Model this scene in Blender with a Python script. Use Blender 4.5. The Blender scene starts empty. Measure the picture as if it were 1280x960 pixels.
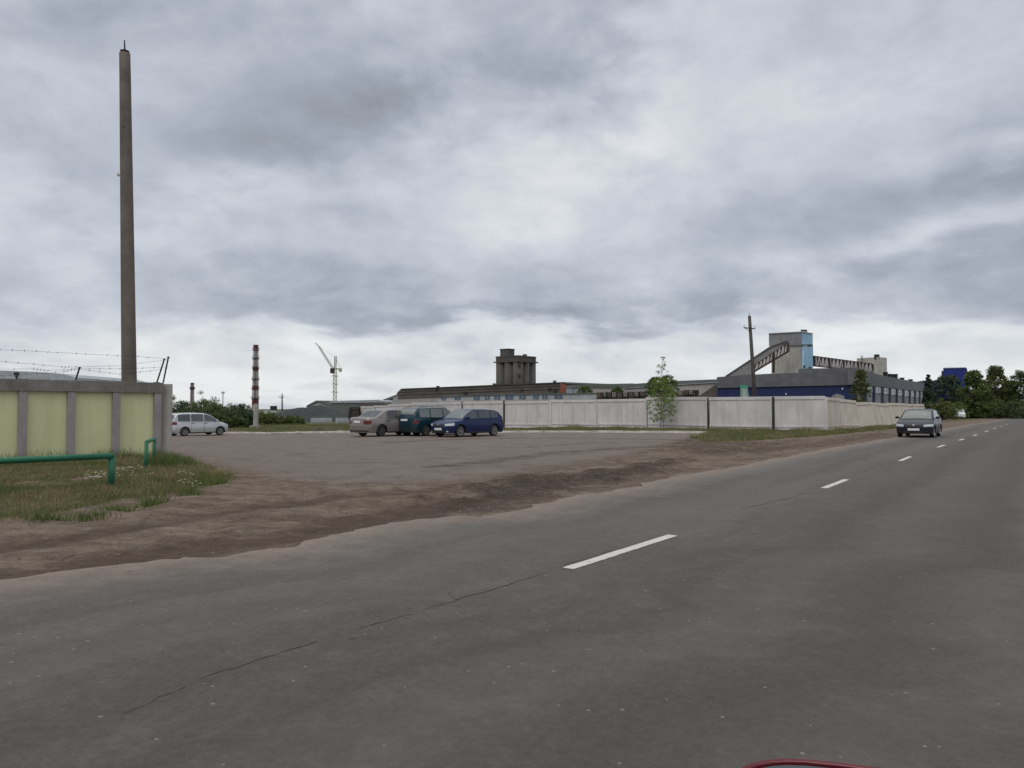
import bpy, bmesh, math, random
import numpy as np
from mathutils import Vector, Matrix, noise as mn

random.seed(7); rng = np.random.default_rng(7)
sc = bpy.context.scene
col = sc.collection
R = math.radians
H0 = 1.45                       # camera height
F = 950.0                       # focal length in pixels of the 1280 wide photograph
PITCH = math.atan(31/F)

# ------------------------------------------------------------------ camera
cam_d = bpy.data.cameras.new("camera"); cam = bpy.data.objects.new("camera", cam_d)
col.objects.link(cam); sc.camera = cam
cam.location = (0, 0, H0); cam.rotation_euler = (math.pi/2 + PITCH, 0, 0)
cam_d.sensor_width = 36; cam_d.lens = 36*F/1280; cam_d.clip_end = 8000; cam_d.clip_start = 0.05

# ------------------------------------------------------------------ measuring helpers
def ray(px, py):
    u = (px-640)/F; v = (480-py)/F
    return Vector((u, math.cos(PITCH)-v*math.sin(PITCH), math.sin(PITCH)+v*math.cos(PITCH)))
def sst(a, b, x):
    t = np.clip((x-a)/(b-a), 0, 1); return t*t*(3-2*t)
def gz(x, y):
    return -(.36*sst(-9, -20, x)*sst(24, 50, y) + .01*np.clip(11.6-x, 0, 15)*sst(42, 58, y))
def G(px, py):                  # a pixel on the ground -> world point
    r = ray(px, py); D = np.arange(3.0, 260, .04); T = D/r.y
    hit = np.nonzero(H0+r.z*T <= gz(r.x*T, r.y*T))[0]
    t = T[hit[0]] if len(hit) else (0-H0)/r.z
    if D[hit[0]] < 20 if len(hit) else False: t = -H0/r.z
    return Vector((r.x*t, r.y*t, float(gz(r.x*t, r.y*t))))
def at(px, d):                  # plan position of a column of the picture at depth d
    return Vector(((px-640)/F*d*math.cos(PITCH), d, 0))
class Plane:                    # vertical plane standing over the plan line A-B
    def __init__(s, pa, da, pb, db):
        s.A = at(pa, da); s.B = at(pb, db)
        d = (s.B-s.A).normalized(); n = Vector((d.y, -d.x, 0))
        if n.y > 0: n = -n
        s.n = n; s.d = d
    def pt(s, px, py, off=0.0):
        r = ray(px, py); P0 = s.A + s.n*off
        t = (P0.x*s.n.x+P0.y*s.n.y)/(r.x*s.n.x+r.y*s.n.y)
        return Vector((r.x*t, r.y*t, H0+r.z*t))

# ------------------------------------------------------------------ object helpers
def tag(o, label=None, cat=None, group=None, kind=None):
    if label: o["label"] = label
    if cat: o["category"] = cat
    if group: o["group"] = group
    if kind: o["kind"] = kind
    return o
def empty(name, loc=(0,0,0), rz=0.0):
    o = bpy.data.objects.new(name, None); col.objects.link(o)
    o.location = loc; o.rotation_euler = (0,0,rz); o.empty_display_size = 0.3
    return o
def rel(parent, P): return Vector(P) - (parent.location if parent else Vector((0,0,0)))
def obj(name, bm, mat, parent=None, smooth=False, recalc=True):
    if recalc: bmesh.ops.recalc_face_normals(bm, faces=bm.faces)
    me = bpy.data.meshes.new(name); bm.to_mesh(me); bm.free()
    for m in (mat if isinstance(mat, (list, tuple)) else [mat]): me.materials.append(m)
    if smooth:
        for p in me.polygons: p.use_smooth = True
    o = bpy.data.objects.new(name, me); col.objects.link(o)
    if parent: o.parent = parent
    return o
def wobj(name, bm, mat, parent, **k):   # the bmesh is in world coordinates, the parent unrotated
    bmesh.ops.translate(bm, verts=bm.verts, vec=-parent.location if parent.rotation_euler.z == 0 else Vector((0,0,0)))
    return obj(name, bm, mat, parent, **k)
def box(bm, c, s, rz=0.0, mat=0, M=None):
    vs = []
    for sx in (-.5,.5):
        for sy in (-.5,.5):
            for sz in (-.5,.5):
                v = Vector((sx*s[0], sy*s[1], sz*s[2]))
                v = Matrix.Rotation(rz,3,'Z') @ v if M is None else M @ v
                vs.append(bm.verts.new(v+Vector(c)))
    for f in ((0,1,3,2),(4,6,7,5),(0,4,5,1),(2,3,7,6),(0,2,6,4),(1,5,7,3)):
        bm.faces.new([vs[i] for i in f]).material_index = mat
def bar(bm, a, b, w, h=None, mat=0):
    a = Vector(a); b = Vector(b); d = b-a; L = d.length
    if L < 1e-6: return
    q = d.to_track_quat('X','Z').to_matrix()
    box(bm, (a+b)/2, (L, w, h or w), M=q, mat=mat)
def tube(bm, pts, rad, seg=10, cap=True, mat=0):
    rings = []; n = len(pts); pts = [Vector(p) for p in pts]
    if not isinstance(rad, (list, tuple)): rad = [rad]*n
    for i, p in enumerate(pts):
        d = (pts[min(i+1,n-1)]-pts[max(i-1,0)]).normalized()
        q = d.to_track_quat('Z','Y').to_matrix()
        rings.append([bm.verts.new(p+q@Vector((math.cos(t)*rad[i], math.sin(t)*rad[i], 0))) for t in [2*math.pi*k/seg for k in range(seg)]])
    for a, b in zip(rings, rings[1:]):
        for k in range(seg):
            bm.faces.new((a[k], a[(k+1)%seg], b[(k+1)%seg], b[k])).material_index = mat
    if cap:
        bm.faces.new(rings[0][::-1]).material_index = mat; bm.faces.new(rings[-1]).material_index = mat
def prism(bm, front, vec, mat=0):
    a = [bm.verts.new(p) for p in front]; b = [bm.verts.new(Vector(p)+vec) for p in front]
    n = len(a)
    bm.faces.new(a).material_index = mat; bm.faces.new(b[::-1]).material_index = mat
    for i in range(n): bm.faces.new((a[i], b[i], b[(i+1)%n], a[(i+1)%n])).material_index = mat
def face_on(bm, pl, poly, proud=0.0, depth=0.3, mat=0):   # prism: pixel outline on a facade plane, 'proud' metres in front of it
    prism(bm, [pl.pt(x, y, proud) for x, y in poly], -pl.n*depth, mat)
def R4(x0, y0, x1, y1, y0b=None, y1b=None):
    return [(x0,y0),(x1,y0 if y0b is None else y0b),(x1,y1 if y1b is None else y1b),(x0,y1)]

# ------------------------------------------------------------------ materials
def nt(m): return m.node_tree.nodes, m.node_tree.links
def base_mat(name):
    m = bpy.data.materials.new(name); m.use_nodes = True
    return m, m.node_tree.nodes, m.node_tree.links, m.node_tree.nodes['Principled BSDF']
def N(ns, t, **k):
    n = ns.new(t)
    for a, b in k.items():
        if a.startswith('i_'): n.inputs[a[2:].replace('_',' ')].default_value = b
        else: setattr(n, a, b)
    return n
def mixc(ns, ln, fac, a, b, mode='MIX'):
    n = ns.new('ShaderNodeMix'); n.data_type = 'RGBA'; n.blend_type = mode
    for i, v in ((0, fac), (6, a), (7, b)):
        if hasattr(v, 'links'): ln.new(v, n.inputs[i])
        else: n.inputs[i].default_value = v if i == 0 else (*v[:3], 1)
    return n.outputs[2]
def math_(ns, ln, op, a, b=None, c=None, clamp=False):
    n = ns.new('ShaderNodeMath'); n.operation = op; n.use_clamp = clamp
    for i, v in enumerate((a, b, c)):
        if v is None: continue
        if hasattr(v, 'links'): ln.new(v, n.inputs[i])
        else: n.inputs[i].default_value = v
    return n.outputs[0]
def ramp(ns, ln, fac, stops):
    n = ns.new('ShaderNodeValToRGB'); ln.new(fac, n.inputs[0]); e = n.color_ramp.elements
    while len(e) < len(stops): e.new(0.5)
    for i, (p, c) in enumerate(stops):
        e[i].position = p; e[i].color = (*c[:3], 1) if hasattr(c, '__len__') else (c, c, c, 1)
    return n.outputs[0]
def noise_(ns, ln, scale, detail=4, rough=.6, vec=None, dist=0.0):
    n = N(ns, 'ShaderNodeTexNoise'); n.inputs['Scale'].default_value = scale; n.inputs['Detail'].default_value = detail
    n.inputs['Roughness'].default_value = rough; n.inputs['Distortion'].default_value = dist
    if vec is not None: ln.new(vec, n.inputs['Vector'])
    return n.outputs['Fac']
def geo_pos(ns): return ns.new('ShaderNodeNewGeometry').outputs['Position']
def scaled(ns, ln, vec, s):
    n = ns.new('ShaderNodeMapping'); n.inputs['Scale'].default_value = s; ln.new(vec, n.inputs[0]); return n.outputs[0]
def bump(ns, ln, p, h, strength, dist=0.02):
    b = ns.new('ShaderNodeBump'); b.inputs['Strength'].default_value = strength; b.inputs['Distance'].default_value = dist
    ln.new(h, b.inputs['Height']); ln.new(b.outputs[0], p.inputs['Normal'])
def rough_mat(name, c, c2=None, scale=1.5, rough=.85, metal=0, bmp=.3, streak=0.0, sdark=.5, fine=25, grain=.35):
    """weathered surface: large stains, vertical run-down streaks and fine grain"""
    m, ns, ln, p = base_mat(name)
    c2 = c2 or tuple(x*.72 for x in c)
    pos = geo_pos(ns)
    big = noise_(ns, ln, scale, 6, .62, pos)
    o = mixc(ns, ln, ramp(ns, ln, big, [(.35,0.),(.68,1.)]), c, c2)
    fn = noise_(ns, ln, fine, 3, .6, pos)
    o = mixc(ns, ln, grain, o, ramp(ns, ln, fn, [(.3,.25),(.7,.75)]), 'OVERLAY')
    if streak:
        s = noise_(ns, ln, 1.0, 5, .7, scaled(ns, ln, pos, (3, 3, .22)))
        o = mixc(ns, ln, math_(ns, ln, 'MULTIPLY', ramp(ns, ln, s, [(.48,0.),(.72,1.)]), streak), o, tuple(x*sdark for x in c2))
    ln.new(o, p.inputs['Base Color']); p.inputs['Roughness'].default_value = rough; p.inputs['Metallic'].default_value = metal
    if bmp: bump(ns, ln, p, fn, bmp, .01)
    return m
def paint_mat(name, c, metal=.3, rough=.20, dirt=(.12,.1,.085)):
    m, ns, ln, p = base_mat(name)
    tc = ns.new('ShaderNodeTexCoord'); sep = ns.new('ShaderNodeSeparateXYZ'); ln.new(tc.outputs['Object'], sep.inputs[0])
    n = noise_(ns, ln, 5, 5, .7, tc.outputs['Object'])
    low = math_(ns, ln, 'SUBTRACT', 1.0, math_(ns, ln, 'DIVIDE', sep.outputs[2], .7), clamp=True)
    f = math_(ns, ln, 'MULTIPLY', math_(ns, ln, 'ADD', math_(ns, ln, 'MULTIPLY', low, .30), .02), n, clamp=True)
    ln.new(mixc(ns, ln, f, c, dirt), p.inputs['Base Color'])
    ln.new(math_(ns, ln, 'ADD', math_(ns, ln, 'MULTIPLY', f, .6), rough, clamp=True), p.inputs['Roughness'])
    p.inputs['Metallic'].default_value = metal; p.inputs['Specular IOR Level'].default_value = .38
    return m
def simple(name, c, rough=.5, metal=0, var=.3, scale=12):
    m, ns, ln, p = base_mat(name)
    n = noise_(ns, ln, scale, 3, .6, ns.new('ShaderNodeTexCoord').outputs['Object'])
    ln.new(mixc(ns, ln, n, tuple(x*(1+var*.5) for x in c), tuple(x*(1-var) for x in c)), p.inputs['Base Color'])
    p.inputs['Roughness'].default_value = rough; p.inputs['Metallic'].default_value = metal
    return m
def leaf_mat(name, a, b, trans=.25):
    m, ns, ln, p = base_mat(name)
    g = ns.new('ShaderNodeNewGeometry')
    n = noise_(ns, ln, .9, 3, .6, g.outputs['Position'])
    f = math_(ns, ln, 'ADD', math_(ns, ln, 'MULTIPLY', g.outputs['Random Per Island'], .6), math_(ns, ln, 'MULTIPLY', n, .5), clamp=True)
    c = mixc(ns, ln, f, a, b)
    ln.new(c, p.inputs['Base Color']); p.inputs['Roughness'].default_value = .6
    t = ns.new('ShaderNodeBsdfTranslucent'); ln.new(c, t.inputs[0])
    ms = ns.new('ShaderNodeMixShader'); ms.inputs[0].default_value = trans
    ln.new(p.outputs[0], ms.inputs[1]); ln.new(t.outputs[0], ms.inputs[2])
    ln.new(ms.outputs[0], ns['Material Output'].inputs[0])
    return m
def glass_mat(name, c=(.03,.035,.04), rough=.06):
    m, ns, ln, p = base_mat(name)
    n = noise_(ns, ln, 3, 3, .6, ns.new('ShaderNodeTexCoord').outputs['Object'])
    ln.new(mixc(ns, ln, n, tuple(x*.5 for x in c), tuple(x*1.6 for x in c)), p.inputs['Base Color'])
    p.inputs['Roughness'].default_value = rough; p.inputs['IOR'].default_value = 1.6
    p.inputs['Specular IOR Level'].default_value = .9
    return m

M = dict(
 concrete = rough_mat('old_concrete', (.30,.28,.26), (.20,.185,.165), 1.2, .9, streak=.5),
 wallgrey = rough_mat('painted_grey_concrete', (.33,.31,.31), (.25,.235,.225), 1.5, .9, streak=.45),
 wallcap = rough_mat('wall_cap_concrete', (.24,.225,.21), (.15,.14,.125), 2.0, .92, streak=.4),
 wallpost = rough_mat('light_post_concrete', (.38,.36,.34), (.30,.285,.26), 2.0, .9, streak=.3),
 panel = rough_mat('yellow_green_panel', (.62,.62,.37), (.56,.565,.33), .7, .8, streak=.5, sdark=.78, grain=.08, bmp=.1),
 fence = rough_mat('whitewashed_concrete', (.64,.61,.60), (.52,.49,.48), .8, .88, streak=.45, sdark=.72),
 fence2 = rough_mat('bare_beige_concrete', (.58,.52,.46), (.47,.42,.36), .8, .9, streak=.55, sdark=.7),
 pole = rough_mat('dark_weathered_concrete', (.160,.137,.118), (.10,.086,.073), 1.4, .9, streak=.4),
 utility = rough_mat('dark_pole_concrete', (.085,.076,.07), (.055,.05,.046), 1.4, .9),
 rust = rough_mat('rusty_iron', (.09,.06,.045), (.05,.035,.03), 6, .8, .2),
 iron = rough_mat('dark_iron', (.045,.043,.042), (.025,.025,.025), 4, .7, .3),
 green_pipe = rough_mat('chipped_green_enamel', (.012,.150,.075), (.010,.10,.055), 3, .6, streak=.35, sdark=.3, bmp=.4),
 kerb = rough_mat('whitewashed_kerb', (.68,.66,.61), (.38,.34,.30), 1.1, .9),
 silo = rough_mat('silo_concrete', (.098,.092,.087), (.070,.065,.062), .12, .95, bmp=0, streak=.3, fine=1),
 slate = rough_mat('grey_brown_slate_roof', (.115,.10,.09), (.075,.067,.06), .2, .95, bmp=0, fine=1.5),
 darkroof = rough_mat('dark_roof_felt', (.05,.05,.048), (.035,.035,.035), .3, .9, bmp=0, fine=2),
 brick = rough_mat('orange_brick', (.24,.08,.045), (.20,.06,.035), .6, .9, bmp=0, fine=4),
 whitewall = rough_mat('pale_grey_wall', (.40,.41,.42), (.30,.31,.32), .25, .9, bmp=0, fine=2),
 palewall = rough_mat('pale_pink_wall', (.38,.36,.35), (.29,.275,.265), .25, .9, bmp=0, fine=2),
 greenroof = rough_mat('grey_green_roof', (.14,.155,.145), (.095,.105,.10), .2, .9, bmp=0, fine=2),
 zinc = rough_mat('pale_metal_roof', (.42,.45,.47), (.30,.33,.35), .3, .5, .4, bmp=0, fine=2),
 fascia = rough_mat('dark_grey_sheet_cladding', (.125,.125,.14), (.10,.10,.112), .15, .6, .1, bmp=0, fine=1, streak=.2),
 blue = rough_mat('deep_blue_cladding', (.007,.016,.085), (.005,.012,.065), .2, .55, .1, bmp=0, fine=1),
 brightblue = rough_mat('royal_blue_cladding', (.010,.022,.22), (.008,.018,.16), .2, .5, .1, bmp=0, fine=1),
 navy = rough_mat('navy_cladding', (.02,.03,.07), (.012,.02,.05), .3, .6, bmp=0, fine=2),
 skyblue = rough_mat('sky_blue_cladding', (.28,.50,.66), (.22,.42,.57), .15, .6, bmp=0, fine=1),
 tower = rough_mat('beige_tower_wall', (.50,.485,.44), (.40,.385,.345), .15, .9, bmp=0, fine=1, streak=.5),
 towergrey = rough_mat('grey_tower_wall', (.27,.27,.28), (.21,.21,.22), .15, .9, bmp=0, fine=1),
 gallery = rough_mat('grey_gallery_cladding', (.25,.24,.24), (.18,.175,.17), .2, .8, bmp=0, fine=1),
 truss = rough_mat('rust_brown_steel', (.055,.04,.035), (.03,.022,.02), .6, .8, bmp=0),
 trusswhite = rough_mat('pale_steel', (.50,.48,.47), (.36,.33,.31), .6, .7, bmp=0),
 stackred = rough_mat('faded_red_paint', (.19,.045,.05), (.11,.035,.04), .2, .8, bmp=0, fine=1),
 stackwhite = rough_mat('faded_white_paint', (.46,.42,.42), (.30,.27,.27), .2, .8, bmp=0, fine=1),
 crane = rough_mat('crane_yellow_paint', (.42,.41,.33), (.28,.28,.23), .4, .7, bmp=0),
 heap = rough_mat('dark_crushed_stone', (.040,.045,.045), (.024,.028,.028), .4, 1, bmp=.4, fine=6),
 hazeblue = rough_mat('dull_window_blue', (.10,.14,.20), (.07,.10,.15), .8, .3, bmp=0),
 glazing = glass_mat('hall_glazing', (.20,.24,.28), .25),
 carglass = glass_mat('car_window_glass'),
 carglass2 = glass_mat('pale_reflecting_glass', (.09,.11,.11)),
 tyre = simple('tyre_rubber', (.022,.021,.02), .85),
 rim = simple('alloy_rim', (.42,.42,.43), .35, .8),
 rimdark = simple('dull_steel_rim', (.10,.10,.10), .6, .4),
 plastic = simple('black_plastic', (.025,.025,.027), .6),
 under = simple('underbody', (.012,.012,.012), .9),
 gap = simple('panel_gap', (.008,.008,.008), .9),
 lamp = simple('headlamp_lens', (.62,.65,.68), .12, .2),
 red = simple('tail_lamp_red', (.11,.008,.010), .2),
 plate = simple('number_plate', (.70,.70,.68), .5, 0, .1),
 trunk = rough_mat('bark', (.12,.10,.08), (.07,.055,.045), 6, .95),
 birchbark = rough_mat('young_birch_bark', (.26,.22,.19), (.12,.09,.075), 9, .9),
 leaf_birch = leaf_mat('birch_leaves', (.10,.155,.028), (.23,.31,.065), .45),
 leaf_dark = leaf_mat('dark_leaves', (.034,.055,.014), (.080,.115,.03), .2),
 leaf_mid = leaf_mat('mid_green_leaves', (.055,.085,.018), (.12,.16,.036), .25),
 leaf_cold = leaf_mat('blue_green_needles', (.024,.046,.024), (.052,.088,.042), .15),
 leaf_olive = leaf_mat('olive_leaves', (.065,.078,.02), (.13,.145,.04), .25),
 grass = leaf_mat('grass_blades', (.058,.092,.018), (.14,.165,.045), .25),
 drygrass = leaf_mat('dry_grass', (.16,.125,.06), (.26,.21,.11), .2),
 flower = simple('white_petals', (.75,.75,.70), .7, 0, .1),
 stone = rough_mat('loose_stones', (.19,.155,.13), (.12,.10,.082), 3, .95, bmp=0),
 mint = simple('mint_green_board', (.05,.30,.21), .6),
 mintpale = simple('pale_green_board', (.20,.36,.30), .6),
)

# striped chimney material is done with material slots; paint for each car
P_silver = paint_mat('silver_paint', (.50,.51,.53), .35)
P_grey = paint_mat('warm_grey_paint', (.25,.225,.215), .35)
P_green = paint_mat('petrol_green_paint', (.006,.035,.050), .2)
P_blue = paint_mat('deep_blue_paint', (.004,.015,.075), .15)
P_dark = paint_mat('midnight_blue_paint', (.006,.009,.020), .1)
P_white = paint_mat('white_paint', (.62,.64,.66), .0)
P_red = paint_mat('red_paint', (.10,.008,.014), .1)

# ------------------------------------------------------------------ world and sun
SUN_EL, SUN_AZ = 48, 205        # azimuth clockwise from +Y: behind the camera, a little left
w = bpy.data.worlds.new("World"); sc.world = w; w.use_nodes = True
ns, ln = w.node_tree.nodes, w.node_tree.links
bg = ns['Background']; out = ns['World Output']
sky = N(ns, 'ShaderNodeTexSky', sky_type='NISHITA', sun_disc=False, sun_elevation=R(SUN_EL), sun_rotation=R(SUN_AZ))
ln.new(sky.outputs[0], bg.inputs[0]); bg.inputs[1].default_value = .07
tc = ns.new('ShaderNodeTexCoord'); sp = ns.new('ShaderNodeSeparateXYZ'); ln.new(tc.outputs['Generated'], sp.inputs[0])
X, Y, Z = sp.outputs
m2 = lambda op, a, b=None, c=None, clamp=False: math_(ns, ln, op, a, b, c, clamp)
az = m2('ARCTAN2', X, Y); el = m2('ARCSINE', Z)
zz = m2('ADD', m2('MAXIMUM', Z, 0.0), .20)
cx = m2('DIVIDE', X, zz); cy = m2('DIVIDE', Y, zz)
cv = ns.new('ShaderNodeCombineXYZ'); ln.new(cx, cv.inputs[0]); ln.new(cy, cv.inputs[1])
n1 = noise_(ns, ln, .62, 6, .52, cv.outputs[0], .35)
n2 = noise_(ns, ln, 1.7, 7, .56, cv.outputs[0], .2)
n3 = noise_(ns, ln, .28, 3, .5, cv.outputs[0])
# direction noise for fluffy edges that stay isotropic near the horizon
n4 = noise_(ns, ln, 7, 7, .58, scaled(ns, ln, tc.outputs['Generated'], (1, 1, 1.8)), .25)
n5 = noise_(ns, ln, 3.2, 8, .55, scaled(ns, ln, tc.outputs['Generated'], (1, 1, 1.8)), .35)
wz = m2('MULTIPLY', m2('SUBTRACT', n4, .5), .36)
azw = m2('ADD', az, wz); elw = m2('ADD', el, m2('MULTIPLY', m2('SUBTRACT', n2, .5), .16))
base = m2('ADD', m2('MULTIPLY', m2('SUBTRACT', n1, .5), .45), m2('MULTIPLY', m2('SUBTRACT', n2, .5), .22))
base = m2('ADD', base, m2('MULTIPLY', m2('SUBTRACT', n4, .5), .60))
base = m2('ADD', base, m2('MULTIPLY', m2('SUBTRACT', n3, .5), .20))
base = m2('ADD', base, m2('MULTIPLY', m2('SUBTRACT', n5, .5), .75))
base = m2('ADD', base, .60)
n6 = noise_(ns, ln, 13, 6, .55, scaled(ns, ln, tc.outputs['Generated'], (1, 1, 2.1)), .2)
hz_ = m2('EXPONENT', m2('MULTIPLY', m2('POWER', m2('DIVIDE', el, .20), 2.0), -1.0))
base = m2('ADD', base, m2('MULTIPLY', m2('MULTIPLY', m2('SUBTRACT', n6, .5), .45), hz_))
def blob(px, py, sx, sy, amp):
    global base
    a0 = math.atan((px-640)/F); r = ray(px, py).normalized(); e0 = math.asin(r.z)
    a0 = math.atan2(r.x, r.y); sa, se = sx/F, sy/F
    da = m2('DIVIDE', m2('SUBTRACT', azw, a0), sa); de = m2('DIVIDE', m2('SUBTRACT', elw, e0), se)
    q = m2('ADD', m2('MULTIPLY', da, da), m2('MULTIPLY', de, de))
    g = m2('EXPONENT', m2('MULTIPLY', q, -1.0))
    base = m2('ADD', base, m2('MULTIPLY', g, amp))
SKY_BLOBS = [(480,135,130,55,-.26),(330,185,100,38,-.20),(640,70,200,35,-.05),(60,60,220,80,-.06),
  (1200,220,140,45,-.32),(1120,60,120,60,.06),(860,80,70,110,.16),(350,240,170,28,.18),(40,130,90,50,.10),
  (900,190,160,40,.12),(300,352,330,26,-.03),(700,395,300,14,-.20),(1050,355,330,26,-.10),(400,400,200,12,-.10),
  (330,300,150,25,.10),(1200,300,120,16,.16),(560,430,900,24,.24),(640,480,1500,30,.26),(660,250,180,60,.03),(1180,400,160,16,.15)]
for b in SKY_BLOBS: blob(*b)
cc = ramp(ns, ln, m2('MULTIPLY', base, 1.0, clamp=True), [(0,(.18,.198,.222)),(.20,(.26,.287,.325)),(.42,(.39,.428,.502)),(.62,(.55,.59,.665)),(.82,(.73,.76,.79)),(1,(.86,.88,.885))])
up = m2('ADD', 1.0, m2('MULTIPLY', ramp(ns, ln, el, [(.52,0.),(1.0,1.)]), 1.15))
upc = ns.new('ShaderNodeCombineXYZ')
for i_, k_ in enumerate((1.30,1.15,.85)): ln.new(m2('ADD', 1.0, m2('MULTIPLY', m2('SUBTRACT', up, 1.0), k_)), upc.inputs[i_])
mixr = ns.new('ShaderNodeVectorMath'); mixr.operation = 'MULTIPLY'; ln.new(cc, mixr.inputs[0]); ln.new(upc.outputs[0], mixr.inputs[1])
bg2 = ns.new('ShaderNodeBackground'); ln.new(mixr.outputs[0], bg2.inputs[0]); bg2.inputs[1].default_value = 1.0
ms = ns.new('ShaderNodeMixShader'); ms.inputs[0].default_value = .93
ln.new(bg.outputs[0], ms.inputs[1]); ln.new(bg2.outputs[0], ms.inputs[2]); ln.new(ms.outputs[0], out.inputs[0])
w.cycles.sampling_method = 'MANUAL'; w.cycles.sample_map_resolution = 512

sd = bpy.data.lights.new('sun', 'SUN'); sd.energy = .8; sd.angle = R(25); sd.color = (1,.97,.93)
so = bpy.data.objects.new('sun', sd); col.objects.link(so)
dsun = Vector((math.sin(R(SUN_AZ))*math.cos(R(SUN_EL)), math.cos(R(SUN_AZ))*math.cos(R(SUN_EL)), math.sin(R(SUN_EL))))
so.rotation_euler = dsun.to_track_quat('Z','Y').to_euler()
sc.view_settings.view_transform = 'Standard'; sc.view_settings.look = 'None'; sc.view_settings.exposure = 0
sc.render.engine = 'CYCLES'; sc.cycles.max_bounces = 6; sc.cycles.use_denoising = True

# ------------------------------------------------------------------ ground
def gpoly(pts): return np.array([[*(G(x, y).xy)] for x, y in pts])
def seg_dist(x, y, line):
    best = np.full(x.shape, 1e9)
    for (x0,y0),(x1,y1) in zip(line[:-1], line[1:]):
        dx, dy = x1-x0, y1-y0; t = np.clip(((x-x0)*dx+(y-y0)*dy)/(dx*dx+dy*dy+1e-12), 0, 1)
        best = np.minimum(best, np.hypot(x-x0-t*dx, y-y0-t*dy))
    return best
def sdp(x, y, poly):            # positive inside
    ins = np.zeros(x.shape, bool); n = len(poly)
    for i in range(n):
        x0,y0 = poly[i]; x1,y1 = poly[(i+1)%n]
        c = ((y0 > y) != (y1 > y)) & (x < (x1-x0)*(y-y0)/((y1-y0) if y1 != y0 else 1e-12)+x0)
        ins ^= c
    d = seg_dist(x, y, list(poly)+[poly[0]])
    return np.where(ins, d, -d)
RD = Vector((.578, .816, 0)); RN = Vector((-.816, .578, 0))       # along the road, to its left
edge_px = [(0,725),(100,712),(200,698),(280,695),(360,682),(430,668),(505,651),(570,644),(592,646),(640,639),(700,624),(790,609),(830,598),(930,581),(1010,565),(1115,547),(1165,538.5),(1210,531),(1240,526.5)]
edge = [G(x, y) for x, y in edge_px]
edge = [edge[0]-RD*60] + edge + [edge[-1]+RD*60, edge[-1]+RD*600]
e1 = G(0, 725)
kerbL = [G(x, y) for x, y in ((40,541),(200,541.3),(300,541.5),(370,541.3),(440,541),(520,540.6),(600,540.5),(700,540.5),(800,540.8),(884,541.3))]
lot_poly = np.array([[*p.xy] for p in kerbL] + [[*G(x,y).xy] for x, y in ((876,546),(850,556),(800,567),(740,579),(660,592),(590,601),(500,606),(400,606),(320,597),(260,584),(205,573))] + [[-11.2,24],[-30,34],[-60,50]])
fence_d = [(452,97),(484,88),(532,77),(578,70),(630,65),(688,62),(746,60),(808,57),(885,53.5),(966,50.5),(1032,49.5)]
FP = [at(a, b) for a, b in fence_d]
FR = [at(1032,49.5), at(1056,54.5), at(1087,59), at(1112,64), at(1136,69.5), at(1160,76)]
g_left = gpoly([(212,571),(235,575),(262,583),(296,597),(250,609),(200,616),(130,627),(60,640),(0,646),(-200,672),(-600,760),(-600,640),(-250,600)])
g_strip = np.array([[*G(x,y).xy] for x, y in ((884,541.3),(800,540.8),(700,540.5),(600,540.5),(520,540.6),(440,541),(370,541.3),(300,541.5),(200,541.3),(40,541))] + [[-70,75],[-80,400],[-10,400]] + [[*p.xy] for p in FP])
g_right = np.array([[*G(x,y).xy] for x, y in ((884,541.3),(862,547),(880,552),(930,551),(1000,546.5),(1050,542.5),(1100,537.5),(1150,532.5),(1172,529))]+[[*p.xy] for p in FR[::-1]]+[[*FP[-2].xy],[*FP[-3].xy]])
far_g = np.array([[-14,150]]+[[*p.xy] for p in FP]+[[*p.xy] for p in FR[1:]]+[[70,112],[90,127],[700,900],[700,3900],[-3000,3900],[-3000,100],[-80,75]])
dark_poly = gpoly([(540,634),(556,606),(640,592),(720,588),(800,578),(862,570),(835,590),(760,606),(700,616),(640,632),(585,644)])
dark2 = gpoly([(845,549),(960,552),(1010,549),(960,562),(880,566),(820,562)])
ruts = [gpoly([(-200,745),(0,719),(120,702),(250,680),(400,660),(560,628)]), gpoly([(-100,700),(60,672),(250,640),(420,618),(520,612)]),
        gpoly([(480,553),(600,548),(740,548),(860,550)]), gpoly([(560,583),(700,566),(840,556)]), gpoly([(640,560),(760,553),(850,553)]), gpoly([(880,566),(1000,557),(1110,541)])]
path_l = gpoly([(-60,622),(30,610),(110,604),(180,600),(260,592),(300,594)])

def axis(lo, hi, step, far_lo, far_hi, gr=1.16):
    a = list(np.arange(lo, hi+1e-6, step)); s = step
    while a[-1] < far_hi: s *= gr; a.append(a[-1]+s)
    s = step
    while a[0] > far_lo: s *= gr; a.insert(0, a[0]-s)
    return np.array(a)
xs = axis(-26, 42, .24, -3500, 3500); ys = axis(4, 66, .24, -400, 4500)
GX, GY = np.meshgrid(xs, ys); fx, fy = GX.ravel(), GY.ravel()
nv = np.array([mn.fractal(Vector((a*.45, b*.45, 3.1)), .6, 2.1, 5) if abs(a) < 60 and -5 < b < 120 else 0 for a, b in zip(fx, fy)])
nv2 = np.array([mn.fractal(Vector((a*1.7, b*1.7, 9.1)), .6, 2.1, 4) if abs(a) < 45 and 2 < b < 70 else 0 for a, b in zip(fx, fy)])
wx, wy = fx + nv*.35, fy + nv*.35
a_lot = sst(-.4, 1.6, sdp(wx, wy, lot_poly) + nv2*.5)
s_gl = sdp(wx, wy, g_left)
a_grass = np.maximum.reduce([sst(-.3, .4, s_gl+nv2*.25), sst(-.1,.5, sdp(fx, fy, g_strip)), sst(-.5,.6, sdp(wx, wy, g_right)+nv2*.3), sst(-1, 1, sdp(fx, fy, far_g))])
a_grass *= 1 - .75*sst(.28, .08, seg_dist(wx, wy, path_l))
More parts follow.
